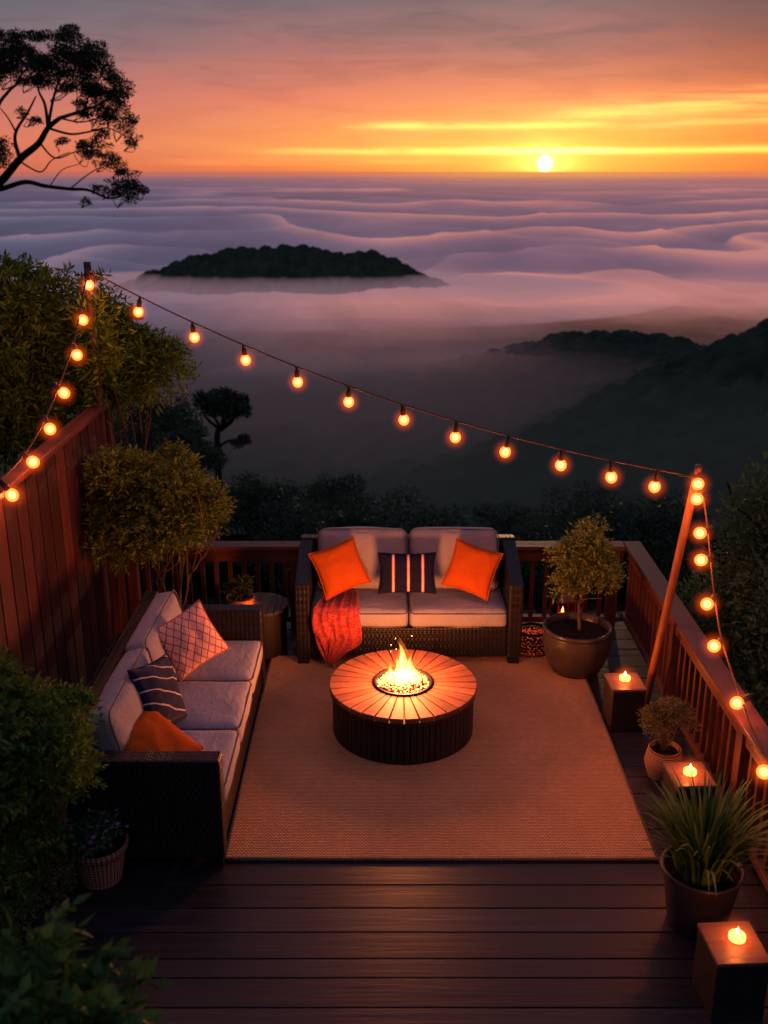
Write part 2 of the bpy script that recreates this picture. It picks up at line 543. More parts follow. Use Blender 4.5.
def sprays(name, clumps, n, per, tw, L, W, mat, parent, rng, up=0.35, droop=0.35, power=0.3):
    """twigs with leaves set along them in pairs"""
    P, d = clump_points(clumps, n, rng, power)
    D = unit(d * 0.9 + rng.normal(size=(n, 3)) * 0.45 + np.array([0, 0, up]))
    S = unit(np.cross(D, unit(rng.normal(size=(n, 3)))))
    T = tw * rng.uniform(.6, 1.2, n)[:, None]
    PP, DD = [], []
    for k in range(per):
        s = (k + 0.6) / per
        pos = P + D * T * s - np.array([0, 0, 1]) * T * droop * s * s
        side = 1 if k % 2 else -1
        dirv = D * 0.75 + S * side * (0.95 if k < per - 1 else 0.1) + rng.normal(size=(n, 3)) * 0.18 - np.array([0, 0, .25]) * s
        PP.append(pos)
        DD.append(dirv)
    V, F = leaves_from(np.concatenate(PP), np.concatenate(DD), L, W, rng, 0.15)
    return link(name, np_mesh(name, V, F), mat, parent)
def ball_clumps(c, r, n, rng, size=0.45, squash=(1, 1, 1), low=-0.6):
    out = [(c[0], c[1], c[2], r[0] * .62, r[1] * .62, r[2] * .62)]
    for i in range(n):
        while True:
            d = rng.normal(size=3)
            d /= np.linalg.norm(d)
            if d[2] > low:
                break
        k = rng.uniform(.5, .82)
        s = size * rng.uniform(.6, 1.15)
        out.append((c[0] + d[0] * r[0] * k, c[1] + d[1] * r[1] * k, c[2] + d[2] * r[2] * k, r[0] * s, r[1] * s, r[2] * s * .85))
    return out
def branch(mb, p0, p1, r0, r1, rng, bend=0.08, n=6):
    p0, p1 = Vector(p0), Vector(p1)
    L = (p1 - p0).length
    o = Vector(rng.normal(size=3)) * bend * L
    pts, rad = [], []
    for i in range(n + 1):
        s = i / n
        pts.append(p0.lerp(p1, s) + o * math.sin(PI * s) + Vector(rng.normal(size=3)) * bend * L * 0.12 * (0 < i < n))
        rad.append(r0 + (r1 - r0) * s)
    mb.tube(pts, rad, 7)
    return pts

# ================================================================== SKY
SUN_AZ, SUN_EL = 8.5, 0.36
w = bpy.data.worlds.new("World")
sc.world = w
w.use_nodes = True
t = NT(w.node_tree)
out = t.n('ShaderNodeOutputWorld')
dirv = t.n('ShaderNodeTexCoord').outputs['Generated']
x, y, z = xyz(t, dirv)
el0 = t.m('MULTIPLY', t.m('ARCSINE', z), 180 / PI)
az = t.m('MULTIPLY', t.m('ARCTAN2', x, y), 180 / PI)
skyvec = t.n('ShaderNodeCombineXYZ', i0=t.m('MULTIPLY', az, 0.045), i1=t.m('MULTIPLY', el0, 0.35), i2=0.0).outputs[0]
n1 = t.noise(skyvec, 1.3, 5, 0.55, 0.4)
fade = t.smooth(el0, 0.5, 5.0)
el = t.m('ADD', el0, t.m('MULTIPLY', t.m('MULTIPLY_ADD', n1, 2.4, -1.2), fade))
# elevation ramps (position 0..1 stands for -2..14 degrees)
rp = t.m('DIVIDE', t.m('ADD', el, 2.0), 16.0, clamp=True)
P_ = lambda e: (e + 2) / 16
left = t.ramp(rp, [(P_(-1), srgb(120, 92, 108)), (P_(0.0), srgb(208, 108, 84)), (P_(1.5), srgb(220, 120, 98)), (P_(3.5), srgb(190, 116, 112)), (P_(5.9), srgb(130, 106, 116)), (P_(8.2), srgb(96, 100, 114)), (P_(14), srgb(92, 98, 124))])
mid = t.ramp(rp, [(P_(-1), srgb(140, 95, 100)), (P_(0.0), srgb(238, 122, 72)), (P_(1.2), srgb(252, 156, 88)), (P_(3.5), srgb(232, 126, 100)), (P_(5.9), srgb(170, 108, 108)), (P_(8.2), srgb(114, 100, 112)), (P_(14), srgb(100, 98, 124))])
right = t.ramp(rp, [(P_(-1), srgb(135, 88, 92)), (P_(0.0), srgb(226, 108, 62)), (P_(1.5), srgb(246, 140, 66)), (P_(3.5), srgb(222, 114, 76)), (P_(5.9), srgb(152, 84, 76)), (P_(8.2), srgb(98, 68, 74)), (P_(14), srgb(96, 90, 115))])
base = t.mix(t.smooth(az, -20, 0), left, mid)
base = t.mix(t.smooth(az, 7, 22), base, right)
# dome above the frame: dim violet blue dusk light
zen = t.ramp(t.m('DIVIDE', el0, 90.0, clamp=True), [(0.12, (.085, .085, .125)), (0.35, (.108, .112, .20)), (1.0, (.125, .138, .27))])
back = t.smooth(t.m('ABSOLUTE', az), 40, 130)
base = t.mix(t.m('MULTIPLY', back, t.m('SUBTRACT', 1, t.smooth(el0, 8, 30))), base, (.045, .045, .075))
base = t.mix(t.smooth(el0, 7.5, 22), base, zen)
# glow around the sun
dx = t.m('SUBTRACT', az, SUN_AZ)
dy = t.m('SUBTRACT', el0, SUN_EL)
def gauss(wx, wy, ddx=dx, ddy=dy):
    a = t.m('POWER', t.m('DIVIDE', ddx, wx), 2.0)
    b = t.m('POWER', t.m('DIVIDE', ddy, wy), 2.0)
    return t.m('POWER', 2.718, t.m('MULTIPLY', t.m('ADD', a, b), -1.0))
def addc(a, fac, col):
    return t.mix(1.0, a, t.mix(fac, (0, 0, 0), col), 'ADD')
abv = t.smooth(el0, -0.35, 0.05)
g1 = t.m('MULTIPLY', gauss(9.0, 2.3, ddy=t.m('SUBTRACT', el0, 0.8)), abv)
g2 = t.m('MULTIPLY', gauss(2.2, 1.1), abv)
base = addc(base, g1, (.24, .31, .015))
base = addc(base, g2, (.6, .48, .07))
base = addc(base, t.m('MULTIPLY', gauss(1.0, .8), abv), (.6, .5, .12))
# thin lit cloud streaks
n2 = t.noise(t.n('ShaderNodeCombineXYZ', i0=t.m('MULTIPLY', az, 0.16), i1=t.m('MULTIPLY', el0, 1.1), i2=3.0).outputs[0], 1.2, 5, 0.6, 0.3)
n3 = t.noise(t.n('ShaderNodeCombineXYZ', i0=t.m('MULTIPLY', az, 0.10), i1=t.m('MULTIPLY', el0, 2.6), i2=9.0).outputs[0], 1.4, 5, 0.62, 0.6)
def streak(e0, slope, wid, a0, a1, soft, col, amp, nn=n2, wob=0.35):
    global base
    ctr = t.m('ADD', t.m('MULTIPLY_ADD', az, slope, e0), t.m('MULTIPLY_ADD', nn, wob, -wob / 2))
    d = t.m('SUBTRACT', el0, ctr)
    f = t.m('POWER', 2.718, t.m('MULTIPLY', t.m('POWER', t.m('DIVIDE', d, wid), 2.0), -1.0))
    env = t.m('MULTIPLY', t.smooth(az, a0, a0 + soft), t.m('SUBTRACT', 1, t.smooth(az, a1 - soft, a1)))
    f = t.m('MULTIPLY', t.m('MULTIPLY', f, env), t.m('MULTIPLY', amp, t.smooth(nn, 0.2, 0.6)))
    base = addc(base, f, col)
Y1, Y2 = (.9, .62, .10), (.75, .48, .10)
streak(0.95, 0.002, 0.16, -9, 34, 9, Y1, 0.9)
streak(0.98, 0.000, 0.13, 3, 15, 5, (1, .85, .35), 1.0)
streak(2.20, 0.004, 0.17, -3.2, 13, 4, Y1, 1.0)
streak(2.15, 0.055, 0.34, 6, 32, 6, Y1, 0.8, n3, 0.9)
streak(1.75, 0.035, 0.22, 9, 34, 7, Y2, 0.7, n3, 0.9)
streak(3.1, 0.03, 0.30, 3, 30, 9, (.5, .24, .05), 0.5, n3, 1.0)
streak(0.45, 0.0, 0.14, -14, 6, 6, (.5, .25, .03), 0.6, n3, 0.4)
base = t.mix(t.m('MULTIPLY', t.m('MULTIPLY', gauss(7, .22, ddx=t.m('SUBTRACT', az, 19), ddy=t.m('SUBTRACT', el0, 1.5)), 0.5), n3), base, srgb(150, 80, 70))
n5 = t.noise(t.n('ShaderNodeCombineXYZ', i0=t.m('MULTIPLY', az, 0.11), i1=t.m('MULTIPLY', el0, 0.75), i2=21.0).outputs[0], 1.5, 7, 0.62, 0.7)
dk = t.m('MULTIPLY', t.smooth(n5, 0.40, 0.72), t.m('MULTIPLY_ADD', t.smooth(el0, 1.0, 7.0), 0.42, 0.16))
dk = t.m('MULTIPLY', dk, t.m('SUBTRACT', 1, t.smooth(el0, 11, 20)))
base = t.mix(dk, base, t.mix(t.smooth(el0, 2.5, 7.0), srgb(196, 96, 78), srgb(98, 82, 96)))
# high grey wisps
wisp = t.m('MULTIPLY', t.smooth(n1, 0.52, 0.75), t.smooth(el0, 4.5, 7.5))
base = t.mix(t.m('MULTIPLY', wisp, 0.3), base, srgb(150, 140, 140))
# the disc
ang = t.m('SQRT', t.m('ADD', t.m('MULTIPLY', dx, dx), t.m('MULTIPLY', dy, dy)))
disc = t.m('SUBTRACT', 1, t.smooth(ang, 0.24, 0.50))
base = addc(base, disc, (4.0, 3.2, 1.3))
# below the horizon: fog coloured
base = t.mix(t.smooth(el0, -0.1, -2.5), base, (.10, .085, .12))
nish = t.n('ShaderNodeTexSky', {'sky_type': 'NISHITA', 'sun_disc': False})
nish.sun_elevation = R(2.0)
nish.sun_rotation = R(SUN_AZ)
sky_all = t.mix(1.0, base, t.mix(0.006, (0, 0, 0), nish.outputs[0]), 'ADD')
bg = t.n('ShaderNodeBackground', Color=sky_all, Strength=1.0)
t.set(out.inputs[0], bg.outputs[0])

sun_d = bpy.data.lights.new("sun", 'SUN')
sun_d.energy = 0.5
sun_d.angle = R(0.6)
sun_d.color = (1.0, .50, .22)
sun = bpy.data.objects.new("sun", sun_d)
COL.objects.link(sun)
sv = Vector((math.sin(R(SUN_AZ)) * math.cos(R(2)), math.cos(R(SUN_AZ)) * math.cos(R(2)), math.sin(R(2))))
sun.rotation_euler = sv.to_track_quat('Z', 'Y').to_euler()

# ================================================================== TERRAIN
def vnoise(x, y, seed=0):
    """smooth value noise, numpy"""
    xi, yi = np.floor(x), np.floor(y)
    fx, fy = x - xi, y - yi
    fx, fy = fx * fx * (3 - 2 * fx), fy * fy * (3 - 2 * fy)
    def h(a, b):
        s = np.sin(a * 127.1 + b * 311.7 + seed * 74.7) * 43758.5453
        return s - np.floor(s)
    return (h(xi, yi) * (1 - fx) + h(xi + 1, yi) * fx) * (1 - fy) + (h(xi, yi + 1) * (1 - fx) + h(xi + 1, yi + 1) * fx) * fy
def fbm(x, y, oct=4, seed=0):
    s, a = 0, .5
    for i in range(oct):
        s = s + a * vnoise(x * 2 ** i, y * 2 ** i, seed + i)
        a *= .5
    return s
def sstep(a, b, v):
    s = np.clip((v - a) / (b - a), 0, 1)
    return s * s * (3 - 2 * s)
FOG_Z = -80.0
def terrain(x, y):
    yy = np.maximum(y - 9, 0)
    z = -2.6 - 0.36 * yy
    z = np.maximum(z, -112 + 0 * z)
    z = z + (fbm(x / 60, y / 60, 4, 3) - .47) * np.clip(yy / 22, 0, 7)
    # right-hand ridge
    def ridge(cx, cy, sx, sy, top, base=-112):
        return (top - base) * np.exp(-((x - cx) / sx) ** 2 - ((y - cy) / sy) ** 2)
    z = z + ridge(232, 340, 138, 85, -34) + ridge(120, 350, 60, 70, -98)
    z = z + ridge(128, 500, 75, 70, -84) + ridge(60, 520, 70, 60, -100)
    # wooded island in the fog
    isl = 53 * np.exp(-(np.abs(x + 80) / 150) ** 2.4) * np.exp(-((y - 830) / 62) ** 2)
    z = z + isl * (.88 + .24 * fbm(x / 40, y / 60, 3, 12))
    z = np.where(y < 9, np.minimum(z, -2.6), z)
    return z
nr, na = 220, 300
rr = np.concatenate([[0.5], np.geomspace(4, 60000, nr - 1)])
aa = np.linspace(-PI, PI, na, endpoint=False)
RRm, AAm = np.meshgrid(rr, aa, indexing='ij')
X, Y_ = RRm * np.sin(AAm), RRm * np.cos(AAm)
Z = terrain(X, Y_)
Z = np.where(RRm > 1600, -112, Z)
V = np.stack([X, Y_, Z], -1).reshape(-1, 3)
def gridF(n, m, wrap=True):
    i, j = np.meshgrid(np.arange(n - 1), np.arange(m if wrap else m - 1), indexing='ij')
    a = i * m + j
    b = i * m + (j + 1) % m
    return np.stack([a, b, b + m, a + m], -1).reshape(-1, 4)
struct(link('ground', np_mesh('ground', V, gridF(nr, na)), M['ground'], smooth=True))

# forest canopy: domes of crowns over the far slopes
def canopy_h(x, y, cell, seed):
    best = np.zeros_like(x)
    ci, cj = np.floor(x / cell), np.floor(y / cell)
    for di in (-1, 0, 1):
        for dj in (-1, 0, 1):
            a, b = ci + di, cj + dj
            def h(k):
                s = np.sin(a * 127.1 + b * 311.7 + k * 53.3 + seed) * 43758.5453
                return s - np.floor(s)
            cx, cy = (a + h(1)) * cell, (b + h(2)) * cell
            r = cell * (.55 + .45 * h(3))
            d2 = ((x - cx) ** 2 + (y - cy) ** 2) / r ** 2
            hh = np.sqrt(np.clip(1 - d2, 0, 1)) * r * (.7 + .5 * h(4))
            best = np.maximum(best, hh)
    return best
n1_, n2_ = 620, 620
rr = np.geomspace(48, 1250, n1_)
aa = np.linspace(R(-27), R(33), n2_)
RRm, AAm = np.meshgrid(rr, aa, indexing='ij')
X, Y_ = RRm * np.sin(AAm), RRm * np.cos(AAm)
nearw = sstep(260, 110, RRm)
Z = terrain(X, Y_) + 1.0 + (1 - nearw) * (canopy_h(X, Y_, 7.5, 1.0) * .80 + canopy_h(X, Y_, 3.0, 5.0) * .6) + nearw * (canopy_h(X, Y_, 3.2, 2.0) * .75 + canopy_h(X, Y_, 1.0, 7.0) * .5) + (fbm(X / 1.1, Y_ / 1.1, 3, 9) - .5) * .5
V = np.stack([X, Y_, Z], -1).reshape(-1, 3)
F = gridF(n1_, n2_, False)
fz = Z.reshape(-1)[F].max(1)
F = F[fz > FOG_Z - 40]
struct(link('forest', np_mesh('forest', V, F), M['forest'], smooth=True), 'stuff')

# ------------------------------------------------------------------ sea of fog
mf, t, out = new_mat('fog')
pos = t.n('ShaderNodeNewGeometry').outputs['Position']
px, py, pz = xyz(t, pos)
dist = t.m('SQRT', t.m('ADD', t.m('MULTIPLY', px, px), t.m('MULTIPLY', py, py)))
crest_light = t.n('ShaderNodeAttribute', {'attribute_name': 'crest_light'}).outputs['Fac']
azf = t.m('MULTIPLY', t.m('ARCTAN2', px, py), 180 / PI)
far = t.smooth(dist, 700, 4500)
warm = t.m('MULTIPLY', t.smooth(azf, -19, 9), t.m('MULTIPLY_ADD', far, 0.35, 0.65))  # painted sunset warmth, stronger toward the sun side
cool = t.ramp(crest_light, [(0.0, srgb(72, 70, 94)), (0.4, srgb(100, 94, 118)), (0.75, srgb(140, 116, 132)), (1.0, srgb(176, 132, 138))])
hot = t.ramp(crest_light, [(0.0, srgb(112, 86, 104)), (0.35, srgb(152, 106, 116)), (0.65, srgb(206, 126, 116)), (1.0, srgb(255, 164, 124))])  # sunlit crests and dim troughs painted into the emitted fog colour
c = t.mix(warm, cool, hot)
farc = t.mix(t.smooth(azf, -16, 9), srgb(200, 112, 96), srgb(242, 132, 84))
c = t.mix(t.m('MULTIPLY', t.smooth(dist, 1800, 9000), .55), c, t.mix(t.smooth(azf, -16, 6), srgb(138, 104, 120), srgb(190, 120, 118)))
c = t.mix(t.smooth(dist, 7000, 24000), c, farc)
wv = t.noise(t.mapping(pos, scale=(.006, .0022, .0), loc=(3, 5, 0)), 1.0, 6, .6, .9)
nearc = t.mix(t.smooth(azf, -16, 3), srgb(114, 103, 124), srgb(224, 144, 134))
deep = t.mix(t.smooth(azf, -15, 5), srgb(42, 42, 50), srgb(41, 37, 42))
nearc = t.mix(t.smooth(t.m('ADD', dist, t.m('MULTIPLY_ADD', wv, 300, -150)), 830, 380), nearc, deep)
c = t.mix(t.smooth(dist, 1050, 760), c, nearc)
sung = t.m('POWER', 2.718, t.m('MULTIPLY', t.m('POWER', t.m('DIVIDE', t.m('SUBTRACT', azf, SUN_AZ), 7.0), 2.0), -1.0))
c = t.mix(t.m('MULTIPLY', sung, t.m('MULTIPLY', t.smooth(dist, 1500, 26000), .75)), c, srgb(255, 176, 88))  # sun's glow painted onto the distant fog
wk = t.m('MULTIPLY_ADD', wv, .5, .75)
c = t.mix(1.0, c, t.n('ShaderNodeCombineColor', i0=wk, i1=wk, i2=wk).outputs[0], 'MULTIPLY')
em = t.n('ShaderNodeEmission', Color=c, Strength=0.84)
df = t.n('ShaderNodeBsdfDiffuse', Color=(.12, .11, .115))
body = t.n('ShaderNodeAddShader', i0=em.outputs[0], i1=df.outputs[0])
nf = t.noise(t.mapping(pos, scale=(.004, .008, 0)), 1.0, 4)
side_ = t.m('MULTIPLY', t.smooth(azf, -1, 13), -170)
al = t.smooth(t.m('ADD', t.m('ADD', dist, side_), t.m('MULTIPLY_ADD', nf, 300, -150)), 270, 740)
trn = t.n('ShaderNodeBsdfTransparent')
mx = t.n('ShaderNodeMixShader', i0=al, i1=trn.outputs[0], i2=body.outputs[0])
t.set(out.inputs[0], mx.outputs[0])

n1_, n2_ = 1000, 640
# rows packed by apparent height so that far rolls keep their shape
ang_ = np.linspace(R(15.0), R(0.10), n1_)
rr = (CAM_H - FOG_Z) / np.tan(ang_)
rr = np.concatenate([rr, [65000, 100000]])
n1_ = len(rr)
aa = np.linspace(R(-42), R(42), n2_)
RRm, AAm = np.meshgrid(rr, aa, indexing='ij')
X, Y_ = RRm * np.sin(AAm), RRm * np.cos(AAm)
AZ, LV = np.degrees(AAm), np.log(np.maximum(RRm, 50))
def rolls(k, wu, wv, amp_w, seed):
    ph = LV * k + amp_w * 2 * (fbm(AZ / wu + 40, LV * wv, 3, seed) - .44) + AZ * .018
    cell = np.floor(ph)
    fr = ph - cell
    fr = np.clip(fr, 0, 1)
    live = sstep(.12, .55, fbm(AZ / (wu * .8) + cell * 7.3, cell * 3.1 + 0 * AZ, 3, seed + 5))
    return fr, live
f1_, l1_ = rolls(2.9, 13, 1.5, 1.7, 41)
f2_, l2_ = rolls(4.3, 10, 1.8, 1.6, 61)
def prof_(f):
    return np.where(f < .86, (f / .86) ** 1.7, sstep(0, 1, (1 - f) / .14))
bump = fbm(AZ / 3.2, LV * 5, 4, 81) / .9
h1, h2 = prof_(f1_) * (.25 + .75 * l1_), prof_(f2_) * (.15 + .85 * l2_)
grow = sstep(560, 1200, RRm)
Z = FOG_Z - 8 + grow * (10 * h1 + 3.2 * h2 + 4 * (bump - .5)) + (1 - grow) * 5.5 + 9 * (fbm(X / 55 + 9, Y_ / 80, 4, 91) - .47) * sstep(1500, 700, RRm)
crest_light = .05 + .74 * np.clip(.86 * h1 ** 1.6 * (.5 + .5 * l1_) + .30 * h2 ** 1.8 + .26 * (bump - .45) + .10, 0, 1) * (.25 + .75 * grow) + .22 * (1 - grow)  # how strongly the fog is painted as lit at each point
V = np.stack([X, Y_, Z], -1).reshape(-1, 3)
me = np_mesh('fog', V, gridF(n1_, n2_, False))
at_ = me.attributes.new('crest_light', 'FLOAT', 'POINT')
at_.data.foreach_set('value', crest_light.reshape(-1).astype(np.float32))
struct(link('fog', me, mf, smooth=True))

def lens(name, c, r, mat, n=48, mrows=14):
    mb = MB()
    prof = [(max(math.sin(PI * i / mrows), .001), -math.cos(PI * i / mrows)) for i in range(mrows + 1)]
    mb.lathe(prof, n)
    mb.v = [(c[0] + v[0] * r[0], c[1] + v[1] * r[1], c[2] + v[2] * r[2]) for v in mb.v]
    return struct(mb.build(name, mat, smooth=True))
def haze(name, col, dens):  # emitted colour stands in for skylight scattered by the mist
    return volume(name, col, dens, dens)
lens('mist', (-85, 815, -91), (320, 125, 19), haze('mist_island', srgb(140, 110, 123), .022))
lens('mist', (-20, 490, -116), (330, 200, 46), haze('mist_valley', srgb(96, 76, 86), .0020))
lens('mist', (70, 470, -104), (190, 130, 28), haze('mist_ridge', srgb(72, 56, 63), .009))
lens('mist', (0, 150, -80), (320, 135, 50), haze('mist_slope', srgb(33, 35, 37), .0045))

# ================================================================== DECK
DX0, DX1, DY0, DY1 = -2.30, 2.22, 1.2, 8.30
mb = MB()
yb = DY1
k = 0
while yb > DY0:
    wd = [0.19, 0.185, 0.19, 0.13, 0.19][k % 5]
    x0 = DX0
    if yb < 4.9:
        x0 = -1.86
    if yb < 3.5:
        x0 = -0.75
    mb.box(x0, DX1, yb - wd + 0.007, yb, -0.032, 0)
    yb -= wd
    k += 1
deck = struct(mb.build('deck', M['deck'], bevel=0.004))
mb = MB()
mb.box(DX0, DX1, DY0, DY1 - .02, -0.20, -0.036)
for px_ in (-2.1, 0, 2.1):
    for py_ in (2, 5, 8.1):
        mb.box(px_ - .07, px_ + .07, py_ - .07, py_ + .07, -3.2, -0.2)
struct(mb.build('deck_frame', M['block']))
# planting bed along the left edge, in front of the fence
mb = MB()
nx, ny = 30, 60
xs = np.linspace(-2.26, -0.75, nx)
ys = np.linspace(1.2, 4.9, ny)
GX, GY = np.meshgrid(xs, ys, indexing='ij')
GZ = 0.0 + (fbm(GX * 6, GY * 6, 3, 4) - .45) * .06
GZ = np.where((GX > -1.9) & (GY > 3.45), -0.05, GZ)
struct(link('planting_bed', np_mesh('planting_bed', np.stack([GX, GY, GZ], -1).reshape(-1, 3), gridF(nx, ny, False)), M['soil'], smooth=True))

# rug
rug = thing('rug', 'large tan woven jute rug spread under the fire pit', 'rug', (0.33, 6.28, 0.0))
mb = MB()
mb.box(-1.25, 1.25, -1.30, 1.30, 0.003, 0.017)
mb.build('pile', M['rug'], rug, bevel=0.004)
mb = MB()
for s in (-1, 1):
    mb.tube([(-1.262, s * 1.306, .011), (1.262, s * 1.306, .011)], .0105, 8)
    mb.tube([(s * 1.256, -1.296, .011), (s * 1.256, 1.296, .011)], .0105, 8)
mb.build('binding', M['rugedge'], rug, smooth=True)

# ================================================================== RAILINGS
RZ = 0.77
def railing(name, label, length, loc, rotz, mat_len, n_bal, posts):
    """runs along local x from 0 to length, inner face toward local -y"""
    t_ = thing(name, label, 'railing', loc, rotz)
    MB().box(0, length, -.075, .075, RZ - .035, RZ).build('top_rail', mat_len, t_, bevel=.006)
    MB().box(.002, length - .002, -.026, .026, RZ - .155, RZ - .037).build('upper_rail', mat_len, t_, bevel=.004)
    MB().box(.002, length - .002, -.035, .035, .05, .10).build('bottom_rail', mat_len, t_, bevel=.004)
    for p in posts:
        MB().box(p - .045, p + .045, -.0451, .0449, 0.001, RZ - .037).build('post', M['rail_z'], t_, bevel=.004)
    first = None
    for i in range(n_bal):
        xx = (i + .5) * length / n_bal
        if any(abs(xx - p) < .07 for p in posts):
            continue
        if first is None:
            first = MB().box(-.018, .018, -.018, .018, .0985, RZ - .1535).build('baluster', M['rail_z'], t_, bevel=.003, loc=(xx, 0, 0))
        else:
            b = first.copy()
            COL.objects.link(b)
            b.parent = t_
            b.location = (xx, 0, 0)
    return t_
railing('deck_railing', 'red-brown wooden railing along the back edge behind the loveseat', 4.276, (-2.22, 8.2, 0), 0, M['rail_x'], 36, [.05, 1.45, 2.9, 4.20])
railing('deck_railing', 'long red-brown wooden railing down the right edge of the deck', 6.4, (2.135, 8.27, 0), -PI / 2, M['rail_x'], 52, [1.5, 3.0, 4.5, 6.0])

# ================================================================== FENCE
fence = thing('privacy_fence', 'tall red-brown board fence behind the corner sofa on the left', 'fence', (-2.30, 5.5, 0))
mb = MB()
yy = -2.9
while yy < 2.66:
    wd = .205 + random.uniform(-.012, .012)
    mb.box(-.012 + random.uniform(-.003, .003), .012, yy, min(yy + wd - .020, 2.67), 0.03, 1.97)
    yy += wd
mb.build('board_panel', M['fence'], fence, bevel=.004)
MB().box(-.03, -.0135, -2.9, 2.67, 0.03, 1.965).build('backing', M['block'], fence)
MB().box(-.06, .06, -2.95, 2.74, 1.972, 2.015).build('cap_rail', M['rail_y'], fence, bevel=.006)
for yp in (2.70, ):
    MB().box(-.05, .05, yp - .025, yp + .03, 0.001, 1.969).build('post', M['rail_z'], fence, bevel=.005)

# post and pole for the lights
pt = at(87, 262, 8.06)
lp = thing('light_post', 'thin upright wooden post at the end of the fence holding the string of bulbs', 'post', (pt.x, 8.06, 0))
mb = MB()
mb.tube([(0, 0, -.8), (0, 0, 1.5), (.0, 0, pt.z)], [.032, .03, .028], 10)
mb.build('shaft', M['post'], lp, smooth=True)
MB().tube([(-.034, -.0, pt.z - .1), (.06, -.03, pt.z - .085)], .008, 6).build('hook', M['iron'], lp)
PT = Vector((pt.x, 8.03, pt.z - .05))

p0 = at(646, 696, 6.80)
p0.z = 0
p1 = at(699, 466, 6.19)
rp_ = thing('wooden_pole', 'orange-brown wooden pole leaning outward against the right railing', 'pole', p0)
d = p1 - p0
MB().tube([(0, 0, 0.0), d * .3, d * .65, d], [.030, .029, .028, .026], 14).build('shaft', M['pole'], rp_, smooth=True)
MB().tube([d * .965 + Vector((-.12, -.02, .01)), d * .965 + Vector((.05, -.03, -.005))], .007, 6).build('hook', M['iron'], rp_)
mb = MB()
for k in range(3):
    c = d * (.955 + .006 * k)
    mb.tube([c + Vector((math.cos(a) * .030, math.sin(a) * .030, 0)) for a in np.linspace(0, 2 * PI, 17)], .005, 6)
mb.build('binding', M['cord'], rp_, smooth=True)
PR = p0 + d * .965 + Vector((0, -.03, 0))

# ================================================================== STRING LIGHTS
def uv_ball(r, n=20, m=10, zs=1.0):
    mb = MB()
    mb.lathe([(max(r * math.sin(PI * i / m), r * .02), -r * zs * math.cos(PI * i / m)) for i in range(m + 1)], n)
    return mb
bulb_me = None
def string(name, label, pts, bulbs, hang=None):
    """pts: cord polyline, bulbs: list of cord points with hanging direction"""
    global bulb_me
    c0 = pts[0]
    t_ = thing(name, label, 'string lights', c0, 0, 'strings of warm globe bulbs')
    MB().tube([p - c0 for p in pts], .0065, 6).build('cord', M['cord'], t_, smooth=True)
    for (p, dr) in bulbs:
        dr = Vector(dr).normalized()
        q = dr.to_track_quat('-Z', 'Y').to_euler()
        if bulb_me is None:
            b = uv_ball(BR, zs=1.08).build('bulb', M['bulb'], None, smooth=True)
            s = MB().lathe([(.017, .036), (.019, .040), (.019, .085), (.012, .098), (.006, .115)], 14).build('socket', M['socket'], None, smooth=True)
            h = uv_ball(BR * 3.0, 24, 12).build('glow', M['halo'], None, smooth=True)
            fd = bpy.data.lights.new('bulb_light', 'POINT')
            fd.energy = 5.6
            fd.color = (1.0, .22, .06)
            fd.shadow_soft_size = .019
            fl_ = bpy.data.objects.new('bulb_light', fd)
            COL.objects.link(fl_)
            fm = uv_ball(BR * .62, 14, 8).build('filament', M['filament'], None, smooth=True)
            bulb_me = (b, s, h, fl_, fm)
            fil = fl_
        else:
            b, s, h, fil, fm = [o.copy() for o in bulb_me]
            for o in (b, s, h, fil, fm):
                COL.objects.link(o)
        b.parent = t_
        s.parent = b
        h.parent = b
        fil.parent = b
        fm.parent = b
        b.location = (p - c0) + dr * .115
        b.rotation_euler = q
    return t_
# main span
def span(a, b, sag, n=60, sx=0.0):
    out = []
    for i in range(n + 1):
        s = i / n
        p = a.lerp(b, s)
        p.z -= 4 * sag * s * (1 - s) * (1 + sx * (s - .5))
        out.append(p)
    return out
def at_s(pts, s):
    f = s * (len(pts) - 1)
    i = min(int(f), len(pts) - 2)
    return pts[i].lerp(pts[i + 1], f - i)
DOWN = (0, 0, -1)
main = span(PT, PR, .20, 72)
def pix(p):
    v = p - Vector((0, 0, CAM_H))
    cp, sp = math.cos(R(PITCH)), math.sin(R(PITCH))
    dep = v.y * cp - v.z * sp
    up = v.y * sp + v.z * cp
    return 384 + v.x / dep * FPX, 512 - up / dep * FPX
bl = []
for xpx in (140, 192, 243, 296, 348, 402, 456, 509, 561, 610, 657):
    best = min((abs(pix(at_s(main, s))[0] - xpx), s) for s in np.linspace(0, 1, 800))
    bl.append((at_s(main, best[1]), (random.uniform(-.2, .2), random.uniform(-.12, .12), -1)))
string('string_lights', 'string of glowing globe bulbs sagging across the view from fence post to pole', main, bl)
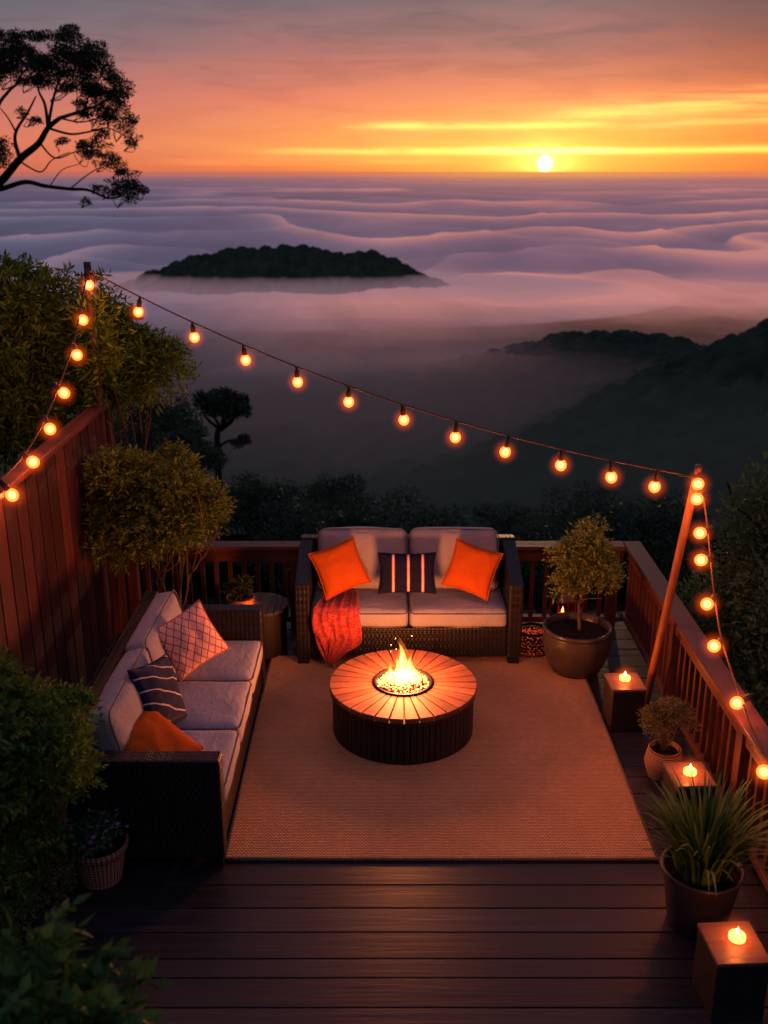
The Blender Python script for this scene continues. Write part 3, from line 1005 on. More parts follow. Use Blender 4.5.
# left run down to the fence top
ctrl = [(88, 268, 8.03), (80, 312, 7.55), (73, 345, 7.2), (58, 388, 6.75), (43, 423, 6.4), (24, 455, 6.08), (0, 480, 5.75), (-30, 500, 5.45), (-60, 512, 5.2)]
def spline(pts, k=8):
    out = []
    P4 = [pts[0]] + pts + [pts[-1]]
    for i in range(1, len(P4) - 2):
        for j in range(k):
            s = j / k
            a, b, c, d_ = P4[i - 1], P4[i], P4[i + 1], P4[i + 2]
            out.append(0.5 * ((2 * b) + (c - a) * s + (2 * a - 5 * b + 4 * c - d_) * s * s + (3 * b - a - 3 * c + d_) * s ** 3))
    out.append(pts[-1])
    return out
lc = spline([at(*c) for c in ctrl])
bl = []
for (bx, by, yy) in ((89, 285, 7.95), (83, 320, 7.5), (77, 355, 7.15), (64, 393, 6.75), (50, 429, 6.4), (33, 462, 6.05), (12, 495, 5.75)):
    B = at(bx, by, yy)
    q = min(lc, key=lambda p: (p - B - Vector((-.04, 0, .10))).length)
    bl.append((B - (B - q).normalized() * .115, B - q))
string('string_lights', 'string of glowing bulbs curving down from the post along the fence top', lc, bl)
# right run from the pole to the railing
ctrl = [(699, 474, 6.17), (704, 500, 6.1), (708, 530, 6.0), (714, 590, 5.75), (722, 640, 5.55), (738, 690, 5.33), (752, 730, 5.0), (768, 765, 4.7), (800, 830, 4.3), (840, 905, 3.9)]
rc = spline([at(*c) for c in ctrl])
bl = []
for (bx, by, yy) in ((698, 484, 6.1), (697, 499, 6.06), (700, 533, 5.97), (701, 560, 5.86), (707, 604, 5.66), (714, 646, 5.48), (737, 703, 5.25), (764, 772, 4.62)):
    B = at(bx, by, yy)
    q = min(rc, key=lambda p: (p - B - Vector((.07, 0, .05))).length)
    bl.append((B - (B - q).normalized() * .115, B - q))
string('string_lights', 'string of glowing bulbs dropping from the leaning pole to the right railing', rc, bl)

# ================================================================== SOFT FURNISHINGS
def rbox(sx, sy, sz, r, seg=14, bulge=(0, 0, 0), wr=0.0, seed=1):
    """rounded, slightly puffed box centred on the origin"""
    rng = np.random.default_rng(seed)
    V, F = [], []
    h = np.array([sx, sy, sz]) / 2
    lin = np.linspace(-1, 1, seg + 1)
    # denser toward the edges
    lin = np.sign(lin) * (1 - (1 - np.abs(lin)) ** 1.5)
    for ax in range(3):
        for sgn in (-1, 1):
            o = len(V)
            for i in lin:
                for j in lin:
                    p = [0, 0, 0]
                    p[ax], p[(ax + 1) % 3], p[(ax + 2) % 3] = sgn, i, j
                    V.append(p)
            m = seg + 1
            for i in range(seg):
                for j in range(seg):
                    q = [o + i * m + j, o + (i + 1) * m + j, o + (i + 1) * m + j + 1, o + i * m + j + 1]
                    F.append(q if sgn > 0 else q[::-1])
    U = np.array(V)
    P = U * h
    inner = np.clip(P, -(h - r), h - r)
    N = P - inner
    P = inner + unit(N) * r * (np.linalg.norm(N, axis=1, keepdims=True) > 1e-9)
    for ax in range(3):
        a, b = (ax + 1) % 3, (ax + 2) % 3
        P[:, ax] += np.sign(U[:, ax]) * (np.abs(U[:, ax]) ** 3) * bulge[ax] * (1 - U[:, a] ** 2) * (1 - U[:, b] ** 2)
    if wr:
        ph = rng.uniform(0, 9, 6)
        P += wr * np.stack([np.sin(P[:, 1] * 17 + ph[0]) * np.sin(P[:, 2] * 23 + ph[1]), np.sin(P[:, 0] * 19 + ph[2]) * np.sin(P[:, 2] * 21 + ph[3]), np.sin(P[:, 0] * 13 + ph[4]) * np.sin(P[:, 1] * 15 + ph[5])], 1)
    me = np_mesh('cushion', P, np.array(F))
    bm = bmesh.new()
    bm.from_mesh(me)
    bmesh.ops.remove_doubles(bm, verts=bm.verts, dist=1e-4)
    bmesh.ops.recalc_face_normals(bm, faces=bm.faces)
    bm.to_mesh(me)
    bm.free()
    return me
def loop_tube(sx, sy, z, r, tr, n=10):
    pts = []
    for (cx, cy, a0) in ((sx / 2 - r, sy / 2 - r, 0), (-sx / 2 + r, sy / 2 - r, 90), (-sx / 2 + r, -sy / 2 + r, 180), (sx / 2 - r, -sy / 2 + r, 270)):
        for i in range(n + 1):
            a = R(a0 + 90 * i / n)
            pts.append((cx + r * math.cos(a), cy + r * math.sin(a), z))
    pts.append(pts[0])
    return MB().tube(pts, tr, 6)

def sofa(name, label, loc, rotz, W, D, nseat, nback, arm_f, arm_b, back_z, bz=.735, bh=.50):
    """front toward local -y, width along x"""
    t_ = thing(name, label, 'sofa', loc, rotz)
    aw = .115
    hy, hw = D / 2, W / 2
    bt = .10
    prof = [(-hy, .07), (hy - bt - .001, .07), (hy - bt - .001, arm_b), (-hy, arm_f)]
    for s in (-1, 1):
        x0, x1 = (s * hw, s * (hw - aw)) if s > 0 else (s * hw, s * hw + aw)
        MB().prism(prof, min(x0, x1), max(x0, x1)).build('arm', M['wicker'], t_, bevel=.012)
        MB().box(min(x0, x1) + .012, max(x0, x1) - .012, -hy + .012, -hy + .10, 0, .0695).build('leg', M['wicker'], t_, bevel=.006)
        MB().box(min(x0, x1) + .012, max(x0, x1) - .012, hy - .10, hy - .012, 0, .0695).build('leg', M['wicker'], t_, bevel=.006)
    MB().box(-hw, hw, hy - bt, hy, .0705, back_z).build('back_panel', M['wicker'], t_, bevel=.012)
    iw = W - 2 * aw
    MB().box(-iw / 2 + .002, iw / 2 - .002, -hy + .02, hy - bt - .002, .075, .325).build('seat_base', M['wicker'], t_, bevel=.008)
    cw = iw / nseat
    dd = D - bt - .02
    for i in range(nseat):
        cx = -iw / 2 + cw * (i + .5)
        me = rbox(cw - .012, dd + .015, .15, .045, 16, (0, .006, .016), .003, seed=i + int(W * 100))
        c = link('seat_cushion', me, M['cushion'], t_, True, 0, (cx, -hy + .005 + dd / 2, .403), 0)
        for zz in (-.052, .056):
            loop_tube(cw - .018, dd + .009, zz, .045, .0048).build('piping', M['piping'], c, smooth=True)
    cw = (iw - .08) / nback
    for i in range(nback):
        cx = -iw / 2 + .04 + cw * (i + .5)
        me = rbox(cw - .02, .17, bh, .06, 16, (0, .03, .012), .005, seed=7 + i + int(W * 50))
        c = link('back_cushion', me, M['cushion'], t_, True, 0, (cx, hy - bt - .125, bz), 0)
        c.rotation_euler = (R(-13), 0, R(random.uniform(-1.5, 1.5)))
        pp = loop_tube(cw - .016, bh + .005, 0, .06, .005)
        pp.v = [(v[0], -.075 + v[2], v[1]) for v in pp.v]
        pp.build('piping', M['piping'], c, smooth=True)
    return t_
sofa('wicker_loveseat', 'dark wicker loveseat with two grey seat cushions facing the fire pit', (.20, 7.80, 0), 0, 1.81, .74, 2, 2, .70, .86, .87)
sofa('wicker_sofa', 'long dark wicker sofa with three grey seat cushions beside the fence', (-1.35, 5.98, 0), PI / 2, 2.16, .88, 3, 2, .71, .71, .82, .675, .44)

def pillow(name, label, cat, size, thick, mat, pipe, loc, nrm, roll, group=None, sx=1.0, seed=0):
    """square throw pillow; nrm: direction its face looks, roll: turn in its own plane"""
    n = 26
    rng = np.random.default_rng(seed)
    u = np.linspace(-1, 1, n + 1)
    U, Vv = np.meshgrid(u, u, indexing='ij')
    prof = np.sqrt(np.clip((1 - U ** 2), 0, 1)) ** .8 * np.sqrt(np.clip((1 - Vv ** 2), 0, 1)) ** .8
    pull = 1 - .09 * (1 - U ** 2) * np.abs(Vv) ** 2
    pull2 = 1 - .09 * (1 - Vv ** 2) * np.abs(U) ** 2
    X = U * size / 2 * sx * pull2
    Yc = Vv * size / 2 * pull
    wr = (fbm(U * 2.2 + seed * 3.1, Vv * 2.2 + 5, 3, seed + 3) - .45) * .035
    Zt = prof * (thick / 2 + wr)
    Zb = -prof * (thick / 2 - wr * .5)
    m = n + 1
    V = np.concatenate([np.stack([X, Yc, Zt], -1).reshape(-1, 3), np.stack([X, Yc, Zb], -1).reshape(-1, 3)])
    F = []
    for i in range(n):
        for j in range(n):
            a = i * m + j
            F.append((a, a + m, a + m + 1, a + 1))
            F.append((a + m * m, a + 1 + m * m, a + m + 1 + m * m, a + m + m * m))
    me = np_mesh(name, V, np.array(F))
    bm = bmesh.new()
    bm.from_mesh(me)
    bmesh.ops.remove_doubles(bm, verts=bm.verts, dist=1e-5)
    bm.to_mesh(me)
    bm.free()
    t_ = thing(name, label, cat, loc, 0, group)
    zax = Vector(nrm).normalized()
    upv = Vector((0, 0, 1)) if abs(zax.z) < .95 else Vector((0, 1, 0))
    yax = (upv - zax * upv.dot(zax)).normalized()
    xax = yax.cross(zax)
    rot = Matrix((xax, yax, zax)).transposed() @ Matrix.Rotation(roll, 3, 'Z')
    t_.rotation_euler = rot.to_euler()
    link('cover', me, mat, t_, True)
    pts = [(X[i, 0], Yc[i, 0], 0) for i in range(m)] + [(X[n, j], Yc[n, j], 0) for j in range(1, m)] + [(X[i, n], Yc[i, n], 0) for i in range(n - 1, -1, -1)] + [(X[0, j], Yc[0, j], 0) for j in range(n - 1, -1, -1)]
    MB().tube(pts, .006, 6).build('piping', pipe, t_, smooth=True)
    return t_
GP = 'orange throw pillows'
pillow('throw_pillow', 'orange square pillow at the left end of the loveseat, above the red throw', 'pillow', .395, .15, M['orange'], M['orangepipe'], at(340, 568, 7.66), (.20, -.92, .42), R(17), GP, seed=2)
pillow('throw_pillow', 'orange square pillow at the right end of the loveseat', 'pillow', .395, .15, M['orange'], M['orangepipe'], at(472, 569, 7.66), (-.18, -.92, .42), R(-15), GP, seed=3)
pillow('throw_pillow', 'navy oblong pillow with three pale stripes in the middle of the loveseat', 'pillow', .33, .13, M['lumbar'], M['navypipe'], at(407, 573, 7.60), (0, -.90, .45), R(0), sx=1.42, seed=4)
pillow('throw_pillow', 'pink pillow with dark lattice pattern at the far end of the long sofa', 'pillow', .395, .15, M['lattice'], M['pinkpipe'], at(190, 640, 6.32), (.34, -.84, .40), R(24), seed=5)
pillow('throw_pillow', 'navy pillow with thin slanting white stripes leaning on the long sofa back', 'pillow', .42, .16, M['diag'], M['navypipe'], at(158, 694, 5.66), (.88, -.26, .40), R(-12), seed=6)
pillow('throw_pillow', 'orange pillow lying tilted against the near arm of the long sofa', 'pillow', .46, .14, M['orange'], M['orangepipe'], (-1.38, 5.25, .615), (.27, -.16, .94), R(-4), GP, seed=7)

# red throw over the loveseat front
def throw():
    rows = []
    # (px left, px right) in metres along x, path of y,z down the seat front
    path = [(7.84, .497, -.47, -.24), (7.70, .500, -.50, -.21), (7.55, .500, -.535, -.20), (7.46, .490, -.555, -.195), (7.420, .455, -.565, -.19), (7.405, .39, -.565, -.185), (7.40, .32, -.555, -.185), (7.40, .25, -.535, -.20), (7.40, .19, -.515, -.27), (7.40, .13, -.49, -.34), (7.40, .06, -.455, -.425)]
    n = 28
    V = []
    pl = spline([Vector((a, b, 0)) for a, b, _, _ in path], 5)
    wl = spline([Vector((a, b, 0)) for _, _, a, b in path], 5)
    for i, (p, q) in enumerate(zip(pl, wl)):
        s = i / (len(pl) - 1)
        for j in range(n + 1):
            u = j / n
            x = q.x + (q.y - q.x) * u
            f = .027 * math.sin(u * 17 + 1.3 * math.sin(s * 5)) * (.25 + s) + .008 * math.sin(u * 39 + s * 4)
            g = .012 * math.sin(u * 9 + s * 7)
            if p.y > .47:
                V.append((x, p.x, p.y + abs(f) * .7 + .004))
            else:
                V.append((x + g * .5, p.x - abs(f) * 1.2 - .006, p.y + .02 * math.sin(u * 5) * s))
    m = n + 1
    F = gridF(len(pl), m, False)
    me = np_mesh('throw_blanket', np.array(V), F)
    o = link('throw_blanket', me, M['throw'], None, True)
    sl = o.modifiers.new('solid', 'SOLIDIFY')
    sl.thickness = .010
    sl.offset = 1
    tag(o, 'red knitted throw draped over the front of the loveseat', 'blanket')
throw()

# ================================================================== FIRE PIT
FP = Vector((.135, 6.45, .017))
fp = thing('fire_pit', 'round fire pit table with radiating wooden top and burning flames', 'fire pit', FP)
H = .36
mb = MB()
NW = 32
for k in range(NW):
    a0 = 2 * PI * k / NW + .010
    a1 = 2 * PI * (k + 1) / NW - .010
    r0, r1 = .215, .520
    vs = []
    for zz in (H - .035, H):
        for r_, a_ in ((r0, a0), (r1, a0), (r1, (a0 + a1) / 2), (r1, a1), (r0, a1)):
            vs.append((r_ * math.cos(a_), r_ * math.sin(a_), zz))
    mb.add(vs, [(4, 3, 2, 1, 0), (5, 6, 7, 8, 9), (0, 1, 6, 5), (1, 2, 7, 6), (2, 3, 8, 7), (3, 4, 9, 8), (4, 0, 5, 9)])
# radial grain: the planks' material uses polar coordinates
mt, t, out = new_mat('radial_table_wood')
xo, yo, zo = xyz(t, objc(t))
rad = t.m('SQRT', t.m('ADD', t.m('MULTIPLY', xo, xo), t.m('MULTIPLY', yo, yo)))
an = t.m('ARCTAN2', yo, xo)
g = t.noise(t.n('ShaderNodeCombineXYZ', i0=t.m('MULTIPLY', rad, 5.0), i1=t.m('MULTIPLY', an, 24.0), i2=t.m('MULTIPLY', islandr(t), 20)).outputs[0], 1.0, 5, .65, .5)
cc = t.ramp(g, [(.25, (.11, .040, .024)), (.75, (.26, .105, .062))])
kk = t.m('MULTIPLY_ADD', islandr(t), .7, .6)
cc = t.mix(1.0, cc, t.n('ShaderNodeCombineColor', i0=kk, i1=kk, i2=kk).outputs[0], 'MULTIPLY')
bs = t.n('ShaderNodeBsdfPrincipled', Base_Color=cc, Roughness=.6)
bs.inputs['Specular IOR Level'].default_value = .25
bp = t.n('ShaderNodeBump', Strength=.3, Distance=.004, Height=g)
t.set(bs.inputs['Normal'], bp.outputs[0])
t.set(out.inputs[0], bs.outputs[0])
mb.build('table_top', mt, fp, bevel=.004)
MB().lathe([(.212, H - .06), (.515, H - .06), (.515, H - .037), (.212, H - .037)], 96, close=False).build('top_support', M['drum'], fp)
mb = MB()
NS = 72
vs, fs = [], []
for k in range(NS):
    a0 = 2 * PI * k / NS
    a1 = 2 * PI * (k + .88) / NS
    v = []
    for zz in (.0, H - .062):
        for r_, a_ in ((.475, a0), (.500, a0), (.500, a1), (.475, a1)):
            v.append((r_ * math.cos(a_), r_ * math.sin(a_), zz))
    mb.add(v, [(3, 2, 1, 0), (4, 5, 6, 7), (0, 1, 5, 4), (1, 2, 6, 5), (2, 3, 7, 6), (3, 0, 4, 7)])
mb.build('slatted_drum', M['drum'], fp, bevel=.003)
MB().lathe([(.47, .002), (.47, H - .064)], 72).build('drum_core', M['iron'], fp, smooth=True)
MB().lathe([(.212, H - .036), (.212, H + .012), (.196, H + .012), (.19, H - .03), (.05, H - .034)], 64, close=False).build('burner_ring', M['iron'], fp, smooth=True)
# fire glass
mb = MB()
rng = np.random.default_rng(5)
ico = bmesh.new()
bmesh.ops.create_icosphere(ico, subdivisions=1, radius=1)
iv = [v.co.copy() for v in ico.verts]
ifc = [[v.index for v in f.verts] for f in ico.faces]
for k in range(420):
    rr_ = .188 * math.sqrt(rng.random())
    a_ = rng.random() * 2 * PI
    s_ = rng.uniform(.009, .0145)
    zc = H - .012 + .03 * (1 - (rr_ / .19) ** 2) + rng.uniform(-.006, .006)
    rot = Euler(rng.uniform(0, 6, 3)).to_matrix()
    mb.add([rot @ Vector((v.x * s_, v.y * s_, v.z * s_ * .75)) + Vector((rr_ * math.cos(a_), rr_ * math.sin(a_), zc)) for v in iv], ifc)
ico.free()
fg = mb.build('fire_glass', M['bead'], fp)
fg['kind'] = 'stuff'
# flames
def tongue(x, y, h, r, lean, tw, seed, n=14):
    rg = random.Random(seed)
    ph = rg.uniform(0, 6)
    pts, rad = [], []
    for i in range(n + 1):
        s = i / n
        wv = math.sin(s * 5.0 + ph) * .018 * s * tw
        pts.append(Vector((x + lean[0] * s * s + wv, y + lean[1] * s * s + wv * .6, H + .004 + h * s)))
        rad.append(max(r * (math.sin(PI * min(1, s * .9 + .16)) ** 1.1) * (1 - s) ** .35, .0012))
    return pts, rad
fl = MB()
fo = MB()
spec = [(0, 0, .29, .040, (-.045, 0), 1.2), (.035, -.01, .20, .038, (-.01, 0), 1), (-.045, .0, .18, .034, (.01, 0), 1), (.08, .01, .15, .032, (-.02, 0), 1), (-.085, .01, .125, .030, (.012, 0), 1), (.02, -.05, .15, .034, (0, 0), 1), (-.03, -.06, .12, .030, (0, 0), 1), (.065, -.055, .11, .028, (.01, 0), 1), (-.01, .06, .22, .034, (.02, 0), 1.2), (.118, -.01, .085, .024, (-.01, 0), 1), (-.115, -.02, .075, .022, (.01, 0), 1), (.05, .06, .17, .03, (0.0, 0), 1), (-.07, -.05, .085, .024, (0, 0), 1), (.10, -.05, .07, .02, (0, 0), 1)]
for i, (x_, y_, h_, r_, ln, tw) in enumerate(spec):
    p, rd = tongue(x_, y_, h_ * 1.2, r_ * 1.1, ln, tw, i)
    fl.tube(p, [q * .72 for q in rd], 12)
    p, rd = tongue(x_, y_, h_ * 1.38, r_ * 1.4, ln, tw, i)
    fo.tube(p, rd, 12)
f1 = fl.build('flame', M['flame_in'], fp, smooth=True)
f2 = fo.build('flame_edge', M['flame_out'], f1, smooth=True)
# sparks
mb = MB()
for k in range(5):
    p = Vector((random.uniform(-.1, .08), random.uniform(-.05, .05), H + random.uniform(.2, .36)))
    mb.tube([p, p + Vector((.001, 0, .006))], .0012, 5)
mb.build('spark', M['cflame'], f1)
ld = bpy.data.lights.new('fire_light', 'POINT')
ld.energy = 122
ld.color = (1.0, .25, .07)
ld.shadow_soft_size = .15
lo = bpy.data.objects.new('fire_light', ld)
COL.objects.link(lo)
lo.location = FP + Vector((0, 0, H + .16))

# ================================================================== CANDLES AND STANDS
def candle_on(loc, label):
    c = thing('candle', label, 'candle', loc, 0, 'candles on the dark blocks')
    MB().lathe([(.030, 0), (.0385, .004), (.040, .012), (.039, .026), (.033, .031), (.010, .029)], 24).build('wax', M['wax'], c, smooth=True)
    MB().lathe([(.003, .028), (.0085, .036), (.0095, .043), (.005, .058), (.0008, .070)], 12).build('flame', M['cflame'], c, smooth=True)
    uv_ball(.11, 24, 12).build('glow', M['halo2'], c, smooth=True, loc=(0, 0, .03))
    candle_light(c)
def candle_light(c):
    d_ = bpy.data.lights.new('candle_light', 'POINT')
    d_.energy = 2.0
    d_.color = (1.0, .20, .035)
    d_.shadow_soft_size = .02
    l_ = bpy.data.objects.new('candle_light', d_)
    COL.objects.link(l_)
    l_.parent = c
    l_.location = (0, 0, .10)
def stand(label, cx, cy, sz, h, rot, clabel, off):
    s = thing('candle_stand', label, 'candle stand', (cx, cy, 0), rot, 'dark block candle stands')
    a = sz / 2
    MB().box(-a, a, -a * 1.08, a * 1.08, .0, h - .022).build('block', M['block'], s, bevel=.006)
    MB().box(-a - .004, a + .004, -a * 1.08 - .004, a * 1.08 + .004, h - .020, h).build('top_plate', M['blocktop'], s, bevel=.004)
    candle_on((cx + off[0], cy + off[1], h), clabel)
stand('dark wooden block with a lit candle, nearest the leaning pole', 1.725, 6.53, .235, .34, R(2), 'small glowing candle on the block nearest the leaning pole', (.0, .02))
stand('dark wooden block with a lit candle, behind the spiky grass pot', 1.85, 5.35, .235, .34, R(3), 'small glowing candle on the block behind the spiky grass pot', (.0, -.0))
stand('dark wooden block with a lit candle in the near right corner', 1.655, 3.93, .25, .34, R(3), 'glowing candle on the block in the near right corner', (.02, .02))

# ================================================================== POTS AND PLANTS
def pot(parent, prof, mat, soil_z, soil_r, n=48):
    MB().lathe(prof, n, close=False).build('pot', mat, parent, smooth=True)
    mb = MB()
    rg = np.random.default_rng(int(soil_r * 1000))
    vs = [(0, 0, soil_z + .01)]
    fs = []
    K, Q = 32, 6
    for q in range(1, Q + 1):
        for k in range(K):
            a = 2 * PI * k / K
            r_ = soil_r * q / Q
            vs.append((r_ * math.cos(a), r_ * math.sin(a), soil_z + rg.uniform(-.006, .008) * (q < Q)))
    for k in range(K):
        fs.append((0, 1 + k, 1 + (k + 1) % K))
    for q in range(Q - 1):
        for k in range(K):
            a, b = 1 + q * K + k, 1 + q * K + (k + 1) % K
            fs.append((a, a + K, b + K, b))
    mb.add(vs, fs)
    mb.build('soil', M['soil'], parent, smooth=True)
def curve_prof(pts, k=5):
    return [(p.x, p.y) for p in spline([Vector((a, b, 0)) for a, b in pts], k)]

# big glazed pot with standard tree
rng = np.random.default_rng(21)
pl = thing('potted_tree', 'small round-headed tree in a big dark glazed pot beside the loveseat', 'potted tree', (1.53, 7.36, .0))
pot(pl, curve_prof([(.02, 0.002), (.16, .002), (.19, .02), (.245, .14), (.268, .26), (.262, .33), (.258, .352)], 5) + [(.272, .355), (.275, .385), (.262, .395), (.245, .385), (.24, .30)], M['glazed'], .335, .243)
mb = MB()
branch(mb, (0.02, 0, .33), (.0, 0, .60), .017, .013, rng, .05)
branch(mb, (.01, 0, .48), (.09, .02, .74), .010, .006, rng)
branch(mb, (.0, 0, .58), (-.08, .03, .80), .010, .006, rng)
branch(mb, (.0, 0, .58), (.03, -.05, .95), .011, .004, rng)
for k in range(14):
    a = rng.uniform(0, 6.28)
    branch(mb, (0, 0, rng.uniform(.58, .75)), (math.cos(a) * .22, math.sin(a) * .22, rng.uniform(.68, 1.02)), .005, .002, rng)
mb.build('trunk', M['bark'], pl, smooth=True)
cl = ball_clumps((.045, 0, .90), (.185, .185, .28), 20, rng, .36) + [(.08, 0, 1.17, .09, .09, .08), (-.13, .02, .98, .07, .08, .07), (.21, 0, .82, .07, .08, .07), (-.13, 0, .76, .06, .07, .06)]
sprays('crown', cl, 1500, 7, .09, .034, .017, M['potleaf'], pl, rng, up=.4, droop=.2)

# small sprig plant in coil basket pot
pl = thing('potted_plant', 'twiggy pale bush in a small coiled basket pot by the right railing', 'potted plant', (1.845, 5.86, .0))
pot(pl, curve_prof([(.02, .002), (.085, .002), (.105, .03), (.125, .10), (.115, .165), (.102, .195)], 5) + [(.108, .203), (.102, .210), (.092, .205), (.09, .16)], M['basket'], .178, .092)
rng = np.random.default_rng(22)
mb = MB()
for k in range(9):
    a = rng.uniform(0, 6.28)
    branch(mb, (rng.uniform(-.02, .02), rng.uniform(-.02, .02), .175), (math.cos(a) * .13 * rng.random() + .01, math.sin(a) * .13 * rng.random(), rng.uniform(.33, .50)), .0055, .002, rng)
mb.build('stems', M['bark'], pl, smooth=True)
cl = ball_clumps((.015, 0, .425), (.185, .18, .145), 14, rng, .45)
foliage('crown', cl, 3600, .020, .011, M['sprig'], pl, rng, up=.3)

# spiky grass in charcoal pot
pl = thing('potted_grass', 'spiky long-bladed grass in a charcoal pot at the right front of the deck', 'potted plant', (1.665, 4.47, .0))
pot(pl, curve_prof([(.02, .002), (.135, .002), (.152, .02), (.175, .16), (.196, .30), (.200, .335)], 4) + [(.211, .338), (.213, .350), (.204, .356), (.192, .350), (.188, .27)], M['blackpot'], .31, .190)
rng = np.random.default_rng(23)
V, F = [], []
for k in range(270):
    a = rng.uniform(0, 2 * PI)
    r0 = .13 * math.sqrt(rng.random())
    L = rng.uniform(.28, .52)
    tilt = rng.uniform(.02, .42) * (.35 + r0 / .13 * .75)
    dirh = np.array([math.cos(a), math.sin(a), 0])
    b0 = dirh * r0 + np.array([0, 0, .31])
    side = np.array([-math.sin(a), math.cos(a), 0])
    ww = rng.uniform(.008, .0135)
    tw = rng.uniform(-.7, .7)
    side = side * math.cos(tw) + dirh * math.sin(tw)
    o = len(V)
    N_ = 8
    for i in range(N_ + 1):
        s = i / N_
        th = tilt + rng.uniform(-.01, .01) + (.15 + tilt * .9) * s * s
        p = b0 + L * s * (dirh * math.sin(th) + np.array([0, 0, math.cos(th)]))
        wd = ww * (1 - s ** 2.2) + .0008
        V += [p - side * wd, p + side * wd]
    for i in range(N_):
        q = o + i * 2
        F.append((q, q + 1, q + 3, q + 2))
link('blades', np_mesh('blades', np.array(V), np.array(F)), M['grass'], pl)

# flowering plant in woven-pattern pot (left)
fpos = at(94, 872, 4.80)
pl = thing('flower_pot', 'brown patterned pot of small purple flowers beside the long sofa', 'potted plant', (-1.60, 4.83, 0))
pot(pl, curve_prof([(.02, .002), (.105, .002), (.115, .015), (.148, .20)], 4) + [(.162, .202), (.166, .235), (.158, .242), (.148, .235), (.145, .19)], M['bpot'], .205, .147)
rng = np.random.default_rng(24)
cl = ball_clumps((0, 0, .30), (.19, .18, .12), 12, rng, .5)
foliage('leaves', cl, 1500, .042, .022, M['flowerleaf'], pl, rng, up=.35)
mb = MB()
for k in range(30):
    a = rng.uniform(0, 6.28)
    r_ = .17 * math.sqrt(rng.random())
    branch(mb, (r_ * .4 * math.cos(a), r_ * .4 * math.sin(a), .21), (r_ * math.cos(a), r_ * math.sin(a), .40 + rng.uniform(-.06, .07)), .002, .001, rng, n=4)
mb.build('stems', M['flowerleaf'], pl)
ff = None
for k in range(46):
    a = rng.uniform(0, 6.28)
    r_ = .19 * math.sqrt(rng.random())
    c = (r_ * math.cos(a), r_ * math.sin(a), .41 - r_ * .35 + rng.uniform(-.03, .05))
    if ff is None:
        P = [[0, 0, 0]] * 5
        D = [[math.cos(q * 2 * PI / 5), math.sin(q * 2 * PI / 5), .35] for q in range(5)]
        V, F = leaves_from(np.array(P, float), np.array(D), .015, .012, rng)
        ff = link('flower', np_mesh('flower', V, F), M['petal'], pl)
        o = ff
    else:
        o = ff.copy()
        COL.objects.link(o)
        o.parent = pl
    o.location = c
    o.rotation_euler = (rng.uniform(-.6, .6), rng.uniform(-.6, .6), rng.uniform(0, 6))

# side table with herb pot and tealight
st = thing('side_table', 'dark round drum side table between the two sofas', 'side table', (-1.02, 7.72, 0))
MB().lathe([(.02, .0), (.205, .0), (.212, .01), (.212, .395), (.20, .398)], 48, close=False).build('drum', M['drum'], st, smooth=False, bevel=.002)
mb = MB()
for k in range(9):
    x0 = -.232 + k * .0516
    xa, xb = x0 + .0015, x0 + .0516 - .0015
    pts = []
    for s in np.linspace(0, 1, 5):
        xx = xa + (xb - xa) * s
        pts.append((xx, math.sqrt(max(.232 ** 2 - xx * xx, 1e-5))))
    poly = [(a, -b) for a, b in pts] + [(a, b) for a, b in reversed(pts)]
    n = len(poly)
    mb.add([(a, b, .400) for a, b in poly] + [(a, b, .425) for a, b in poly], [tuple(range(n - 1, -1, -1)), tuple(range(n, 2 * n))] + [(i, (i + 1) % n, (i + 1) % n + n, i + n) for i in range(n)])
mt2 = wood('side_table_top', (.035, .026, .025), (.08, .058, .054), 1, rough=.42)
mb.build('table_top', mt2, st, bevel=.002)
hp = thing('herb_pot', 'leafy herb in a small terracotta pot on the round side table', 'potted plant', (-1.17, 7.66, .426))
pot(hp, [(.02, .001), (.085, .001), (.105, .02), (.115, .055), (.112, .075), (.118, .078), (.117, .088), (.105, .086), (.10, .06)], M['terra'], .075, .104)
rng = np.random.default_rng(25)
mb = MB()
for k in range(12):
    a = rng.uniform(0, 6.28)
    branch(mb, (rng.uniform(-.03, .03), rng.uniform(-.03, .03), .07), (math.cos(a) * .10, math.sin(a) * .10, rng.uniform(.13, .22)), .003, .001, rng, n=4)
mb.build('stems', M['herb'], hp)
cl = ball_clumps((0, 0, .155), (.115, .11, .075), 10, rng, .5)
sprays('leaves', cl, 170, 6, .06, .034, .015, M['herb'], hp, rng, up=.6, droop=.1)
tl = thing('tealight', 'tiny lit tealight glowing in front of the herb pot on the side table', 'candle', (-1.075, 7.555, .426))
MB().lathe([(.018, 0), (.02, .002), (.02, .016), (.008, .017)], 18).build('cup', M['wax'], tl, smooth=True)
MB().lathe([(.002, .016), (.0085, .026), (.0095, .034), (.005, .048), (.0008, .060)], 12).build('flame', M['cflame'], tl, smooth=True)
uv_ball(.11, 20, 10).build('glow', M['halo2'], tl, smooth=True, loc=(0, 0, .03))

